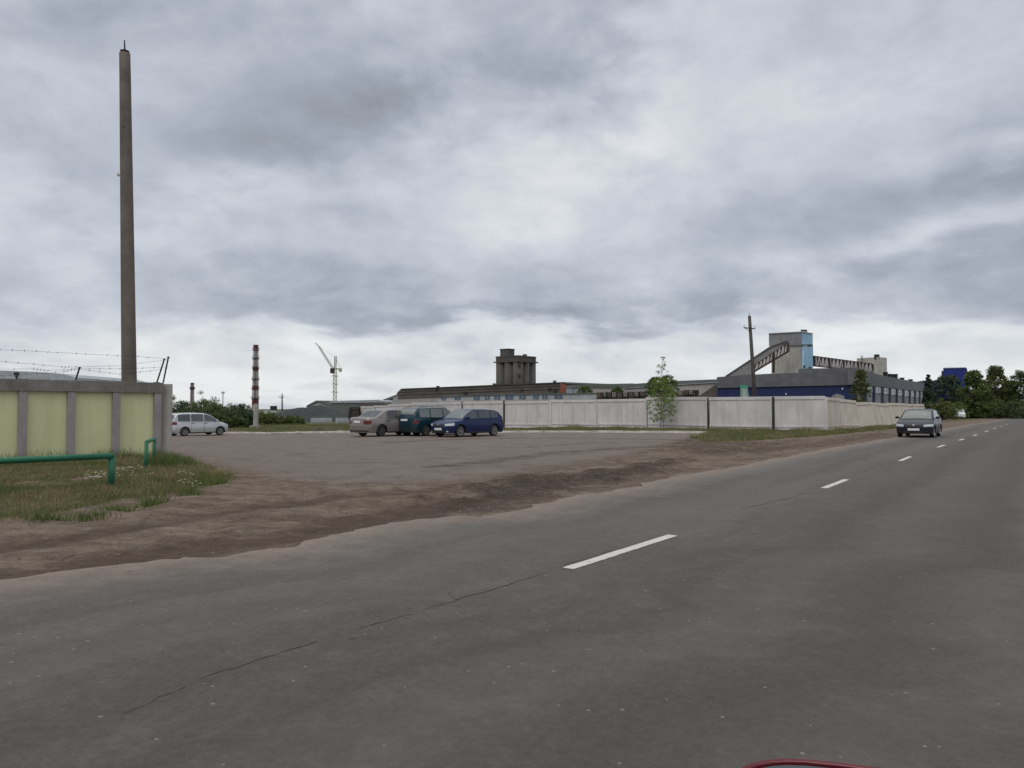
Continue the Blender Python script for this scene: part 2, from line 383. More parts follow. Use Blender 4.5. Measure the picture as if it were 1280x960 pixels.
a_dark = np.maximum(sst(-.5, 1.0, sdp(wx, wy, dark_poly)+nv2*.6), .6*sst(-.5, 1.2, sdp(wx, wy, dark2)+nv2*.6))
a_rut = np.zeros(fx.shape)
for k, r_ in enumerate(ruts):
    wd = (.55,.38,.35,.6,.35,.9)[k]; a_rut = np.maximum(a_rut, (1.5,1.0,.9,.7,.5,.8)[k]*np.exp(-(seg_dist(wx, wy, r_)/wd)**2)*(.55+.9*np.clip(nv2+.3,0,1)))
road_s = np.full(fx.shape, -1e9)
rd_poly = np.array([[*p.xy] for p in edge] + [[*(edge[-1]-RN*14).xy], [*(edge[0]-RN*14).xy]])
road_s = sdp(fx, fy, rd_poly)
near = (np.abs(fx) < 60) & (fy < 120) & (fy > -60)
off = sst(.0, -.8, road_s)      # 0 under the road, 1 on open ground
gzv = gz(fx, fy)
bz = gzv - .03*(1-off)
openm = off*(1-a_lot)*near
bz = bz + openm*(-.03 + .08*np.clip(nv2, -1, .35) - .055*a_rut + .06*a_dark*nv2) + openm*.12*sst(0, 1.2, s_gl)
bz = np.where(road_s > -.15, np.minimum(bz, gzv-.02), bz)
nx, ny = len(xs), len(ys)
def grid_mesh(name, zadd, keep, mat, kind='structure'):
    idx = np.arange(nx*ny).reshape(ny, nx)
    q = np.stack([idx[:-1,:-1], idx[:-1,1:], idx[1:,1:], idx[1:,:-1]], -1).reshape(-1, 4)
    if keep is not None: q = q[keep[q].all(1)]
    used, inv = np.unique(q.ravel(), return_inverse=True); q = inv.reshape(-1, 4)
    me = bpy.data.meshes.new(name)
    me.vertices.add(len(used)); me.vertices.foreach_set('co', np.stack([fx[used], fy[used], (bz+zadd)[used]], -1).ravel())
    me.loops.add(q.size); me.loops.foreach_set('vertex_index', q.ravel().astype(np.int32))
    me.polygons.add(len(q)); me.polygons.foreach_set('loop_start', (np.arange(len(q))*4).astype(np.int32))
    me.update(calc_edges=True); me.validate()
    me.polygons.foreach_set('use_smooth', np.ones(len(q), bool))
    for nm, arr in (('lot', a_lot), ('grassy', a_grass), ('churned', a_dark), ('rut', a_rut)):
        at_ = me.attributes.new(nm, 'FLOAT', 'POINT'); at_.data.foreach_set('value', arr[used].astype(np.float32))
    me.materials.append(mat)
    o = bpy.data.objects.new(name, me); col.objects.link(o); o['kind'] = kind
    return o
# one material reads the wear layers of the ground
gm, ns, ln, p = base_mat('worn_ground')
pos = geo_pos(ns)
def attr(n_): a = ns.new('ShaderNodeAttribute'); a.attribute_name = n_; return a.outputs['Fac']
m2 = lambda op, a, b=None, c=None, clamp=False: math_(ns, ln, op, a, b, c, clamp)
f1 = noise_(ns, ln, 1.1, 8, .65, pos); f2 = noise_(ns, ln, 9, 6, .7, pos); f3 = noise_(ns, ln, 60, 4, .7, pos); f0 = noise_(ns, ln, .22, 5, .6, pos)
# streaks that run along the traffic
mp = ns.new('ShaderNodeMapping'); mp.inputs['Rotation'].default_value = (0,0,-math.atan2(.816,.578)); mp.inputs['Scale'].default_value = (.22,2.2,1)
mp.vector_type = 'POINT'
ln.new(pos, mp.inputs[0]); st = noise_(ns, ln, 1.2, 6, .62, mp.outputs[0], .4)
dirt = mixc(ns, ln, ramp(ns, ln, f1, [(.32,0.),(.66,1.)]), (.212,.168,.136), (.150,.116,.092))
dirt = mixc(ns, ln, m2('MULTIPLY', ramp(ns, ln, st, [(.40,0.),(.60,1.)]), .85), dirt, (.10,.071,.054))
dirt = mixc(ns, ln, m2('MULTIPLY', ramp(ns, ln, f0, [(.4,0.),(.7,1.)]), .5), dirt, (.195,.146,.112))
dirt = mixc(ns, ln, m2('MULTIPLY', ramp(ns, ln, f3, [(.60,0.),(.72,1.)]), .35), dirt, (.34,.30,.27))
lot = mixc(ns, ln, ramp(ns, ln, f1, [(.3,0.),(.7,1.)]), (.190,.158,.142), (.152,.126,.112))
lot = mixc(ns, ln, m2('MULTIPLY', ramp(ns, ln, f0, [(.45,0.),(.62,1.)]), .6), lot, (.185,.155,.138))
lot = mixc(ns, ln, m2('MULTIPLY', ramp(ns, ln, f3, [(.58,0.),(.75,1.)]), .3), lot, (.30,.28,.26))
gr = mixc(ns, ln, ramp(ns, ln, f2, [(.35,0.),(.65,1.)]), (.065,.066,.026), (.125,.090,.052))
gr = mixc(ns, ln, ramp(ns, ln, f1, [(.45,0.),(.7,1.)]), gr, (.075,.08,.03))
def thr(a, wob, lo=.35, hi=.65):
    v = m2('ADD', a, m2('MULTIPLY', m2('SUBTRACT', f2, .5), wob)); v = m2('ADD', v, m2('MULTIPLY', m2('SUBTRACT', f1, .5), wob))
    return ramp(ns, ln, v, [(lo,0.),(hi,1.)])
c = mixc(ns, ln, thr(attr('lot'), .9, .2, .75), dirt, lot)
c = mixc(ns, ln, m2('MULTIPLY', thr(attr('churned'), 2.0, .05, .95), .9), c, mixc(ns, ln, f2, (.092,.068,.051), (.055,.040,.030)))
c = mixc(ns, ln, m2('MULTIPLY', thr(attr('rut'), 1.2, .1, .8), .82), c, (.075,.052,.038))
c = mixc(ns, ln, thr(attr('grassy'), .9, .35, .65), c, gr)
f5 = noise_(ns, ln, 3.5, 8, .78, pos, .8)
open_ = m2('SUBTRACT', 1.0, attr('lot'), clamp=True)
c = mixc(ns, ln, m2('ADD', .12, m2('MULTIPLY', open_, .5)), c, ramp(ns, ln, f5, [(.36,.25),(.64,.72)]), 'OVERLAY')
c = mixc(ns, ln, m2('ADD', .25, m2('MULTIPLY', open_, .5)), c, ramp(ns, ln, f3, [(.3,.25),(.7,.75)]), 'OVERLAY')
ln.new(c, p.inputs['Base Color']); p.inputs['Roughness'].default_value = .95; p.inputs['Specular IOR Level'].default_value = .2
hh = m2('ADD', m2('MULTIPLY', f2, .6), m2('MULTIPLY', f3, .4)); hh = m2('ADD', hh, m2('MULTIPLY', m2('MULTIPLY', f2, attr('churned')), 2.0))
bump(ns, ln, p, hh, .8, .07)
grid_mesh('ground', 0.0, None, gm)
grid_mesh('parking_lot', 0.004, (sdp(fx, fy, lot_poly) > 0.02) & (road_s < -.2), gm)

# road sheet: irregular left edge, right edge far out of view
rm, ns, ln, p = base_mat('worn_asphalt')
pos = geo_pos(ns); m2 = lambda op, a, b=None, c=None, clamp=False: math_(ns, ln, op, a, b, c, clamp)
uvn = ns.new('ShaderNodeUVMap'); sp = ns.new('ShaderNodeSeparateXYZ'); ln.new(uvn.outputs[0], sp.inputs[0])
across = sp.outputs[1]           # metres in from the left edge
f0 = noise_(ns, ln, .35, 5, .6, pos); f1 = noise_(ns, ln, 2.5, 6, .65, pos); f2 = noise_(ns, ln, 22, 5, .7, pos); f3 = noise_(ns, ln, 140, 3, .7, pos)
long_ = noise_(ns, ln, 1.0, 5, .6, scaled(ns, ln, uvn.outputs[0], (.06, 1.3, 1)))
c = mixc(ns, ln, ramp(ns, ln, f0, [(.35,0.),(.65,1.)]), (.094,.089,.083), (.080,.075,.070))
side = ramp(ns, ln, m2('DIVIDE', across, 10.0), [(.30,0.),(.42,1.)])
c = mixc(ns, ln, side, c, mixc(ns, ln, f0, (.079,.068,.060), (.066,.057,.050)))
c = mixc(ns, ln, m2('MULTIPLY', ramp(ns, ln, long_, [(.44,0.),(.60,1.)]), .55), c, (.052,.047,.043))
c = mixc(ns, ln, m2('MULTIPLY', ramp(ns, ln, f1, [(.5,0.),(.7,1.)]), .25), c, (.13,.122,.115))
dust = m2('SUBTRACT', m2('ADD', .10, m2('MULTIPLY', m2('ADD', f1, m2('MULTIPLY', long_, .6)), .75)), m2('MULTIPLY', across, .62), clamp=True)
c = mixc(ns, ln, m2('MULTIPLY', dust, 1.5, clamp=True), c, (.19,.15,.125))
c = mixc(ns, ln, .38, c, ramp(ns, ln, f2, [(.32,.28),(.68,.72)]), 'OVERLAY')
c = mixc(ns, ln, .5, c, ramp(ns, ln, f3, [(.32,.25),(.68,.75)]), 'OVERLAY')
f4 = noise_(ns, ln, 6.5, 7, .75, pos, .5)
c = mixc(ns, ln, .22, c, ramp(ns, ln, f4, [(.36,.3),(.64,.7)]), 'OVERLAY')
patch_ = noise_(ns, ln, .9, 7, .7, pos, 1.2)
c = mixc(ns, ln, m2('MULTIPLY', ramp(ns, ln, patch_, [(.56,0.),(.62,1.)]), .22), c, (.055,.048,.042))
trk = None
for a_ in (1.05, 2.55, 4.9, 6.4):
    g_ = m2('EXPONENT', m2('MULTIPLY', m2('POWER', m2('ABSOLUTE', m2('DIVIDE', m2('SUBTRACT', m2('ADD', across, m2('MULTIPLY', f0, .3)), a_+.15), .38)), 2.0), -1.0)); trk = g_ if trk is None else m2('ADD', trk, g_)
c = mixc(ns, ln, m2('MULTIPLY', m2('MULTIPLY', trk, f1), .38, clamp=True), c, (.125,.115,.106))
oil = m2('EXPONENT', m2('MULTIPLY', m2('POWER', m2('ABSOLUTE', m2('DIVIDE', m2('SUBTRACT', across, 5.75), .30)), 2.0), -1.0))
c = mixc(ns, ln, m2('MULTIPLY', m2('MULTIPLY', oil, ramp(ns, ln, f1, [(.4,0.),(.65,1.)])), .4), c, (.045,.039,.035))
vo = ns.new('ShaderNodeTexVoronoi'); vo.inputs['Scale'].default_value = 13; ln.new(pos, vo.inputs['Vector'])
sp2 = ns.new('ShaderNodeSeparateXYZ'); ln.new(vo.outputs['Color'], sp2.inputs[0])
fl = m2('MULTIPLY', m2('LESS_THAN', vo.outputs['Distance'], m2('MULTIPLY', sp2.outputs[1], .15)), m2('GREATER_THAN', sp2.outputs[0], .66))
c = mixc(ns, ln, m2('MULTIPLY', fl, .42), c, (.34,.31,.28))
vo3 = ns.new('ShaderNodeTexVoronoi'); vo3.inputs['Scale'].default_value = 2.1; ln.new(pos, vo3.inputs['Vector'])
sp3 = ns.new('ShaderNodeSeparateXYZ'); ln.new(vo3.outputs['Color'], sp3.inputs[0])
fl3 = m2('MULTIPLY', m2('LESS_THAN', m2('ADD', vo3.outputs['Distance'], m2('MULTIPLY', f2, .08)), .085), m2('GREATER_THAN', sp3.outputs[0], .82))
c = mixc(ns, ln, m2('MULTIPLY', fl3, .6), c, (.035,.03,.027))
ln.new(c, p.inputs['Base Color']); p.inputs['Roughness'].default_value = .82; p.inputs['Specular IOR Level'].default_value = .35
bump(ns, ln, p, m2('ADD', f3, m2('MULTIPLY', f2, .7)), .2, .006)
bm = bmesh.new(); uvl = bm.loops.layers.uv.new('UVMap')
pts = []; acc = 0; prev = None
for a, b in zip(edge, edge[1:]):
    L = (b-a).length; n_ = max(1, int(L/(.10 if a.length < 14 else .4 if a.length < 50 else 5)))
    if a.length > 150: n_ = 40
    for i in range(n_):
        q = a.lerp(b, i/n_); j = mn.fractal(Vector((q.x*1.3, q.y*1.3, 0)), .7, 2.1, 5)*.16 + mn.noise(Vector((q.x*9, q.y*9, 4)))*.05+ mn.noise(Vector((q.x*4, q.y*4, 8)))*.07
        pts.append(q + RN*(j if q.length < 150 else 0))
rows = [0, .15, .4, 1.0, 2.2, 4, 8, 13.5]
vv = []
for q in pts:
    vv.append([bm.verts.new((*(q-RN*r).xy, .010 - (.012 if r == 0 else 0))) for r in rows])
for i in range(len(pts)-1):
    for k in range(len(rows)-1):
        f = bm.faces.new((vv[i][k], vv[i][k+1], vv[i+1][k+1], vv[i+1][k]))
        for lp, (pi, ri) in zip(f.loops, ((i,k),(i,k+1),(i+1,k+1),(i+1,k))):
            lp[uvl].uv = ((pts[pi]-pts[0]).dot(RD), rows[ri])
bm.normal_update()
for f in bm.faces:
    if f.normal.z < 0: f.normal_flip()
road = obj('road', bm, rm, recalc=False); road['kind'] = 'structure'

# painted dashes
dm, ns, ln, p = base_mat('worn_road_paint')
pos = geo_pos(ns); a_ = noise_(ns, ln, 30, 6, .75, pos); b_ = noise_(ns, ln, 4, 4, .6, pos)
ln.new(mixc(ns, ln, ramp(ns, ln, math_(ns, ln, 'ADD', a_, math_(ns, ln, 'MULTIPLY', b_, .3)), [(.68,0.),(.86,1.)]), (.52,.51,.49), (.20,.19,.18)), p.inputs['Base Color']); p.inputs['Roughness'].default_value = .8
DASH = [((710,712.3),(841,670.3)),((1030,611),(1058,600)),((1125,576.8),(1138,571.2)),((1172,559.6),(1178,557)),((1199,550.8),(1202,549.2)),((1217,545),(1219,544))]
dashes = []
for a, b in DASH:
    A, B = G(*a), G(*b); Lq = 2.25; d = (B-A).normalized() if len(dashes) < 3 else RD
    if len(dashes) < 3: Lq = (B-A).length
    dashes.append((A, A+d*Lq))
for t in (1, 2, 3, 4): A = dashes[5][0]+RD*8.9*t; dashes.append((A, A+RD*2.25))
dashes.append((dashes[0][0]-RD*8.9-RN*.1, dashes[0][0]-RD*6.6-RN*.1))
bm = bmesh.new()
for A, B in dashes:
    d = (B-A).normalized(); n_ = Vector((-d.y, d.x, 0))*.062; K = 24
    lv = []
    for i in range(K+1):
        q = A.lerp(B, i/K); j1, j2 = [1+random.uniform(-.09,.05) for _ in range(2)]
        lv.append((bm.verts.new((*(q+n_*j1).xy,.014)), bm.verts.new((*(q-n_*j2).xy,.014))))
    for i in range(K): bm.faces.new((lv[i][0], lv[i][1], lv[i+1][1], lv[i+1][0]))
mk = obj('road_marking', bm, dm); mk['kind'] = 'structure'
for f in mk.data.polygons:
    pass
# cracks along the paving joint
def crack(line, w0):
    bm = bmesh.new(); P = [G(*q) for q in line]; prev = None
    for a, b in zip(P, P[1:]):
        n_ = max(2, int((b-a).length/.05)); d = (b-a).normalized(); s = Vector((-d.y, d.x, 0))
        for i in range(n_):
            q = a.lerp(b, i/n_); j = mn.fractal(Vector((q.x*3, q.y*3, 1)), .8, 2, 4)*.045+random.uniform(-.006,.006)
            ww = max(.0012, w0*(.45+1.2*mn.noise(Vector((q.x*2, q.y*2, 7)))+random.uniform(-.2,.3)))
            c_ = (bm.verts.new((*(q+s*(j+ww)).xy,.0125)), bm.verts.new((*(q+s*(j-ww)).xy,.0125)))
            if prev and mn.noise(Vector((q.x*2.3, q.y*2.3, 11))) > -.38: bm.faces.new((prev[0], prev[1], c_[1], c_[0]))
            prev = c_
    o = obj('road_crack', bm, simple('crack_fill', (.050,.038,.031), .95)); o['kind'] = 'structure'
crack([(150,895),(240,856),(350,818),(470,783),(570,752),(640,731),(705,711)], .0075)
crack([(470,783),(478,776),(492,774)], .004)
crack([(570,752),(561,744),(566,738)], .004)
crack([(420,796),(437,801),(452,800)], .004)
crack([(708,708),(770,688)], .012)
crack([(908,643),(940,634),(985,624),(1010,616)], .014)
crack([(1080,590),(1112,579)], .015)

# kerb with whitewash
bm = bmesh.new()
def kerb_run(bm, P, w_=.16, h_=.13):
    for a, b in zip(P, P[1:]):
        L = (b-a).length; n_ = max(1, round(L/1.0)); d = (b-a).normalized(); ang = math.atan2(d.y, d.x)
        for i in range(n_):
            q = a.lerp(b, (i+.5)/n_); zq = float(gz(q.x, q.y))
            box(bm, (q.x, q.y, zq+h_/2-.03+random.uniform(-.012,.012)), (L/n_-.02, w_, h_+.02), rz=ang+random.uniform(-.01,.01))
kb = [p_ + Vector((0,.08,0)) for p_ in kerbL]
kerb_run(bm, kb)
o = obj('kerb', bm, M['kerb']); o['kind'] = 'structure'

# ------------------------------------------------------------------ scatter meshes
def zground(x, y):
    i = np.clip(np.searchsorted(xs, x)-1, 0, nx-2); j = np.clip(np.searchsorted(ys, y)-1, 0, ny-2)
    tx = (x-xs[i])/(xs[i+1]-xs[i]); ty = (y-ys[j])/(ys[j+1]-ys[j]); B = bz.reshape(ny, nx)
    return (B[j,i]*(1-tx)+B[j,i+1]*tx)*(1-ty)+(B[j+1,i]*(1-tx)+B[j+1,i+1]*tx)*ty
def attr_at(arr, x, y):
    i = np.clip(np.searchsorted(xs, x)-1, 0, nx-2); j = np.clip(np.searchsorted(ys, y)-1, 0, ny-2); return arr.reshape(ny, nx)[j, i]
def tri_mesh(name, V, mat, parent=None, k=3):
    n_ = len(V)//k; me = bpy.data.meshes.new(name)
    me.vertices.add(len(V)); me.vertices.foreach_set('co', V.astype(np.float32).ravel())
    me.loops.add(len(V)); me.loops.foreach_set('vertex_index', np.arange(len(V), dtype=np.int32))
    me.polygons.add(n_); me.polygons.foreach_set('loop_start', (np.arange(n_)*k).astype(np.int32))
    me.update(calc_edges=True); me.materials.append(mat)
    o = bpy.data.objects.new(name, me); col.objects.link(o)
    if parent: o.parent = parent
    return o
def pts_in(poly, n_):
    lo, hi = poly.min(0), poly.max(0); out_ = []
    tot = 0
    while tot < n_:
        x = rng.uniform(lo[0], hi[0], n_*2); y = rng.uniform(lo[1], hi[1], n_*2); s = sdp(x, y, poly) > 0
        out_.append(np.stack([x[s], y[s]], -1)); tot += s.sum()
    return np.concatenate(out_)[:n_]
def blades(P, h, wd, lean=.5, clump=None):
    x, y = P[:,0], P[:,1]; z = zground(x, y)-.01; n_ = len(P)
    hh = h*rng.uniform(.35, 1.2, n_)
    if clump is not None: hh = hh*clump
    a = rng.uniform(0, 2*np.pi, n_); le = rng.uniform(0, lean, n_)*hh; b = rng.uniform(0, 2*np.pi, n_)
    dx, dy = np.cos(a)*wd/2, np.sin(a)*wd/2
    V = np.empty((n_, 3, 3)); V[:,0] = np.stack([x-dx, y-dy, z], -1); V[:,1] = np.stack([x+dx, y+dy, z], -1)
    V[:,2] = np.stack([x+np.cos(b)*le, y+np.sin(b)*le, z+hh], -1)
    return V.reshape(-1, 3)
def cl(P, s=1.3, lo=.25): return np.array([max(lo, .8+1.4*mn.noise(Vector((a*s, b*s, 2)))) for a, b in P])
def keep_grass(P, t=.4): g = attr_at(a_grass, P[:,0], P[:,1]); return P[g > rng.uniform(t-.3, t+.3, len(P))]
gl_vis = gpoly([(212,571),(235,575),(262,583),(302,597),(250,611),(200,619),(130,630),(60,643),(0,650),(-80,660),(-80,584)])
P = keep_grass(pts_in(gl_vis, 52000)); tag(tri_mesh('grass', blades(P, .09, .012, .8, cl(P,.9,.05)), M['grass']), kind='stuff', label='short green grass on the verge below the yellow panel wall', cat='grass')
P = keep_grass(pts_in(gl_vis, 30000)); tag(tri_mesh('dry_grass', blades(P, .13, .010, .9, cl(P, .8)), M['drygrass']), kind='stuff', label='dry straw coloured grass among the green of the left verge', cat='grass')
P = keep_grass(pts_in(g_strip[:10].tolist() and np.array([[*p_.xy] for p_ in kerbL[5:]]+[[*p_.xy] for p_ in FP[:4:-1][:7]]), 26000), .3)
tag(tri_mesh('grass', blades(P, .20, .03, .7, cl(P, .7)), M['grass']), kind='stuff', label='grass strip between the white kerb and the pale concrete fence', cat='grass')
P = keep_grass(pts_in(g_right, 26000), .5)
tag(tri_mesh('grass', blades(P, .19, .03, .7, cl(P, .7)), M['grass']), kind='stuff', label='green grass at the foot of the leaning fence beside the dirt shoulder', cat='grass')
lf = np.array([[*p_.xy] for p_ in kerbL[:6]]+[[-8,95],[-30,100],[-45,85]])
P = pts_in(lf, 26000); tag(tri_mesh('grass', blades(P, .16, .045, .8, cl(P, .3)), M['grass']), kind='stuff', label='rough meadow behind the white kerb on the left', cat='grass')
P = keep_grass(pts_in(g_right, 16000), .5)
tag(tri_mesh('dry_grass', blades(P, .22, .026, .9, cl(P, .5, .05)), M['drygrass']), kind='stuff', label='dry straw stalks in the grass at the foot of the leaning fence', cat='grass')
P = pts_in(np.array([[*p_.xy] for p_ in kerbL[5:]]+[[*p_.xy] for p_ in FP[:4:-1][:7]]), 9000)
tag(tri_mesh('dry_grass', blades(P, .26, .024, .9, cl(P, .5, .05)), M['drygrass']), kind='stuff', label='dry stalks in the strip between white kerb and pale fence', cat='grass')
# tufts at the wall foot
def tufts(centres, n_, r, h, wd, mat, label, name='weeds'):
    A = []
    for c_ in centres:
        q = np.array(c_)+rng.normal(0, r, (n_, 2)); A.append(blades(q, h*random.uniform(.6,1.2), wd, .8))
    tag(tri_mesh(name, np.concatenate(A), mat), kind='stuff', label=label, cat='weeds')
WA, WB = Vector((-12.78,20,0)), Vector((-10.49,22.5,0)); WD = (WB-WA).normalized()
WNr = Vector((WD.y,-WD.x,0))
fc = [tuple((WA+WD*t+WNr*random.uniform(.25,.5)).xy) for t in np.linspace(-1.5,3.5,26)]
tufts(fc, 80, .11, .38, .014, M['grass'], 'tall weeds along the foot of the yellow panel wall')
tufts([tuple(G(x,y).xy) for x, y in ((205,580),(215,577),(225,580),(208,586),(232,584),(198,588))], 260, .16, .34, .02, M['grass'], 'lush tuft of grass by the grey corner post', 'grass_tuft')
tufts([tuple(G(x,y).xy) for x, y in ((108,644),(150,634),(190,627),(236,615),(270,604),(60,648),(200,606),(255,600))], 200, .13, .15, .016, M['grass'], 'low green tufts along the edge of the left verge', 'grass_tuft')
# daisies
A = []
for (cx_, cy_, n_) in ((157,597,26),(127,605,22),(120,606,9),(170,602,8),(232,609,9),(235,601,6)):
    c_ = G(cx_, cy_)
    for _ in range(n_):
        x, y = c_.x+rng.normal(0,.14), c_.y+rng.normal(0,.12); z = float(zground(np.array([x]), np.array([y]))[0])+rng.uniform(.06,.14); s = .016
        A += [[x-s,y-s,z],[x+s,y-s,z+.006],[x+s,y+s,z+.01],[x-s,y+s,z+.004]]
tag(tri_mesh('daisies', np.array(A), M['flower'], k=4), kind='stuff', label='clusters of small white flowers in the grass near the green rail post', cat='flowers')
# loose stones on the dirt
bm = bmesh.new()
reg = [(gpoly([(0,722),(250,690),(560,640),(790,604),(870,575),(760,580),(560,600),(340,602),(220,620),(0,660)]), 1500, .005, .016), (dark_poly, 700, .006, .022), (gpoly([(860,566),(1010,562),(1115,545),(1000,549),(870,555)]), 300, .015, .05)]
for poly, n_, s0, s1 in reg:
    for x, y in pts_in(poly, n_):
        if float(sdp(np.array([x]), np.array([y]), rd_poly)[0]) > .25: continue
        z = float(zground(np.array([x]), np.array([y]))[0]); s = random.uniform(s0, s1)*random.random()+s0
        mtx = Matrix.Translation((x, y, max(z, 0)*.0+z+s*.3)) @ Matrix.Rotation(random.uniform(0,6), 4, 'Z') @ Matrix.Diagonal((s, s*random.uniform(.6,1), s*random.uniform(.4,.8), 1))
        bmesh.ops.create_icosphere(bm, subdivisions=1, radius=1, matrix=mtx)
tag(obj('gravel', bm, M['stone']), kind='stuff', label='loose stones and clods scattered over the dirt shoulder', cat='gravel')

# ------------------------------------------------------------------ trees and bushes
def leaves(centres, radii, n_each, size, up=.3):
    out_ = []
    for c_, r_ in zip(centres, radii):
        n_ = max(3, int(n_each*(r_/np.mean(radii))**2*random.uniform(.7,1.3)))
        q = rng.normal(0, 1, (n_, 3)); q /= np.linalg.norm(q, axis=1)[:,None]+1e-9
        q = q*(rng.uniform(0,1,(n_,1))**.45)*np.array([r_, r_, r_*.8]) + np.array(c_)
        a = rng.normal(0, 1, (n_, 3)); a /= np.linalg.norm(a, axis=1)[:,None]; b = np.cross(a, rng.normal(0,1,(n_,3))); b /= np.linalg.norm(b, axis=1)[:,None]+1e-9
        s = size*rng.uniform(.6,1.3,(n_,1)); a *= s; b *= s*.6
        V = np.stack([q-a, q-b*.9, q+a, q+b*.9], 1); out_.append(V.reshape(-1,3))
    return np.concatenate(out_)
def tree(name, base, H_, W_, cb, n_cl, n_leaf, size, lmat, label, cat='tree', group=None, shape='round', tmat=None, trunk_r=None, sparse_top=0, lean=0, multi=1):
    root = empty(name, base); tag(root, label, cat, group)
    px_seed = random.uniform(0,6); tr = trunk_r or H_*.014; bm = bmesh.new(); tips = []; rad = []
    for s in range(multi):
        ox = random.uniform(-.12,.12)*W_*(multi > 1); lx = lean+random.uniform(-.05,.05)*H_*(multi > 1)
        top = Vector((ox+lx, 0, H_*.96)); path = [Vector((ox,0,-.1))]
        for k in range(1, 6): path.append(Vector((ox,0,0)).lerp(top, k/5)+Vector((random.uniform(-1,1), random.uniform(-1,1), 0))*H_*.012)
        tube(bm, path, [tr*(1-.82*k/5) for k in range(6)], 7)
        for i in range(n_cl//multi):
            t = random.uniform(0, 1)**(.85); z = cb + (H_-cb)*t
            if shape == 'cone': ww = W_/2*(1-t)**.8+.04*W_
            elif shape == 'oval': ww = W_/2*math.sin(math.pi*(.14+.83*t))**.75*(1+.35*math.sin(t*17+px_seed))
            elif shape == 'column': ww = W_/2*math.sin(math.pi*min(1,.15+t*.82))**.6
            elif shape == 'sparse': t = t if (t < .66 or random.random() < .45) else random.uniform(.1,.66); z = cb+(H_-cb)*t; ww = W_/2*(math.sin(math.pi*min(1,.22+t*.95))**.6 if t < .66 else .85*(1.25-t))
            else: ww = W_/2*math.sin(math.pi*(.12+.80*t))**.7
            a = random.uniform(0, 2*math.pi); rr = ww*math.sqrt(random.uniform(.05,1))
            zz_ = t; trunkp = Vector((ox,0,0)).lerp(top, max(.05, (z-.16*rr*2)/H_*.95))
            tip = Vector((trunkp.x+math.cos(a)*rr, trunkp.y+math.sin(a)*rr, z))
            tips.append(tip); rad.append(W_*random.uniform(.05,.115)*(1.0-.45*t if shape in ('cone','sparse') else 1))
            if i % 2 == 0: tube(bm, [trunkp, trunkp.lerp(tip,.5)+Vector((0,0,.03*H_*.3)), tip], [tr*.35, tr*.22, tr*.08], 4, cap=False)
    obj('trunk', bm, tmat or M['trunk'], root, smooth=True)
    tri_mesh('crown', leaves(tips, rad, n_leaf, size), lmat, root, k=4)
    return root
def bush(base, H_, W_, n_cl, n_leaf, size, lmat, label, group):
    root = empty('bush', base); tag(root, label, 'bush', group); tips = []; rad = []
    bm = bmesh.new()
    for i in range(n_cl):
        a = random.uniform(0, 6.28); rr = W_/2*math.sqrt(random.random())*.95; top = H_*(1-.55*(rr/(W_/2))**2)*random.uniform(.72,1.12)
        z = top*random.uniform(.15,.95); tips.append((math.cos(a)*rr, math.sin(a)*rr*.8, z)); rad.append(H_*random.uniform(.07,.14))
        if i % 4 == 0: tube(bm, [(rr*.2*math.cos(a), rr*.2*math.sin(a), -.05), tips[-1]], [.04*H_*.3, .01], 4, cap=False)
    obj('stem', bm, M['trunk'], root); tri_mesh('foliage', leaves(tips, rad, n_leaf, size), lmat, root, k=4)
    return root
def gp(px, d, dz=0): a = at(px, d); return Vector((a.x, a.y, float(gz(a.x, a.y))+dz))
def ztop(py, d): return H0 + (511-py)/F*d     # height of a picture row at depth d

# young birch in front of the fence
tree('birch_tree', gp(826,54.5), 5.25, 2.15, .55, 210, 22, .045, M['leaf_birch'], 'young birch with thin stems and a ragged top in front of the pale fence', shape='sparse', tmat=M['birchbark'], trunk_r=.024, multi=2)
st_ = bmesh.new(); q = gp(809,55); tube(st_, [q, q+Vector((-.02,0,2.1))], .022, 6)
tag(obj('thin_stake', st_, M['iron']), 'thin dark stake standing left of the young birch', 'stake')
# tree by the factory corner
tree('poplar_tree', gp(1076,86), ztop(463,86), 2.2, .8, 200, 40, .08, M['leaf_olive'], 'slim olive green tree in front of the corner of the blue and grey hall', shape='column')
# trees at the right
RT = [(1161,128,468,2.6,'cone','leaf_cold','narrow spiky tree left of the tall blue block'),
      (1185,122,470,5.0,'round','leaf_cold','hazy blue green tree in front of the tall blue block'),
      (1217,115,464,4.0,'oval','leaf_mid','pointed green tree just right of the tall blue block'),
      (1203,126,488,4.5,'round','leaf_dark','low dark tree under the tall blue block'),
      (1245,118,459,5.0,'oval','leaf_olive','tallest olive tree at the right, second from the edge'),
      (1230,124,484,4.2,'round','leaf_dark','short dark tree between the pointed tree and the tallest one'),
      (1262,122,476,4.0,'round','leaf_mid','rounded mid green tree right of the tallest tree'),
      (1281,116,464,5.4,'round','leaf_dark','dark tree cut by the right edge of the picture'),
      (1312,118,458,6.0,'round','leaf_mid','broad tree just beyond the right edge'),]
for px, d, py, W_, shp, lm, lab in RT:
    tree('roadside_tree', gp(px, d), ztop(py, d), W_, .3, 260, 40, .13, M[lm], lab, group='trees at the far end of the road', shape=shp)
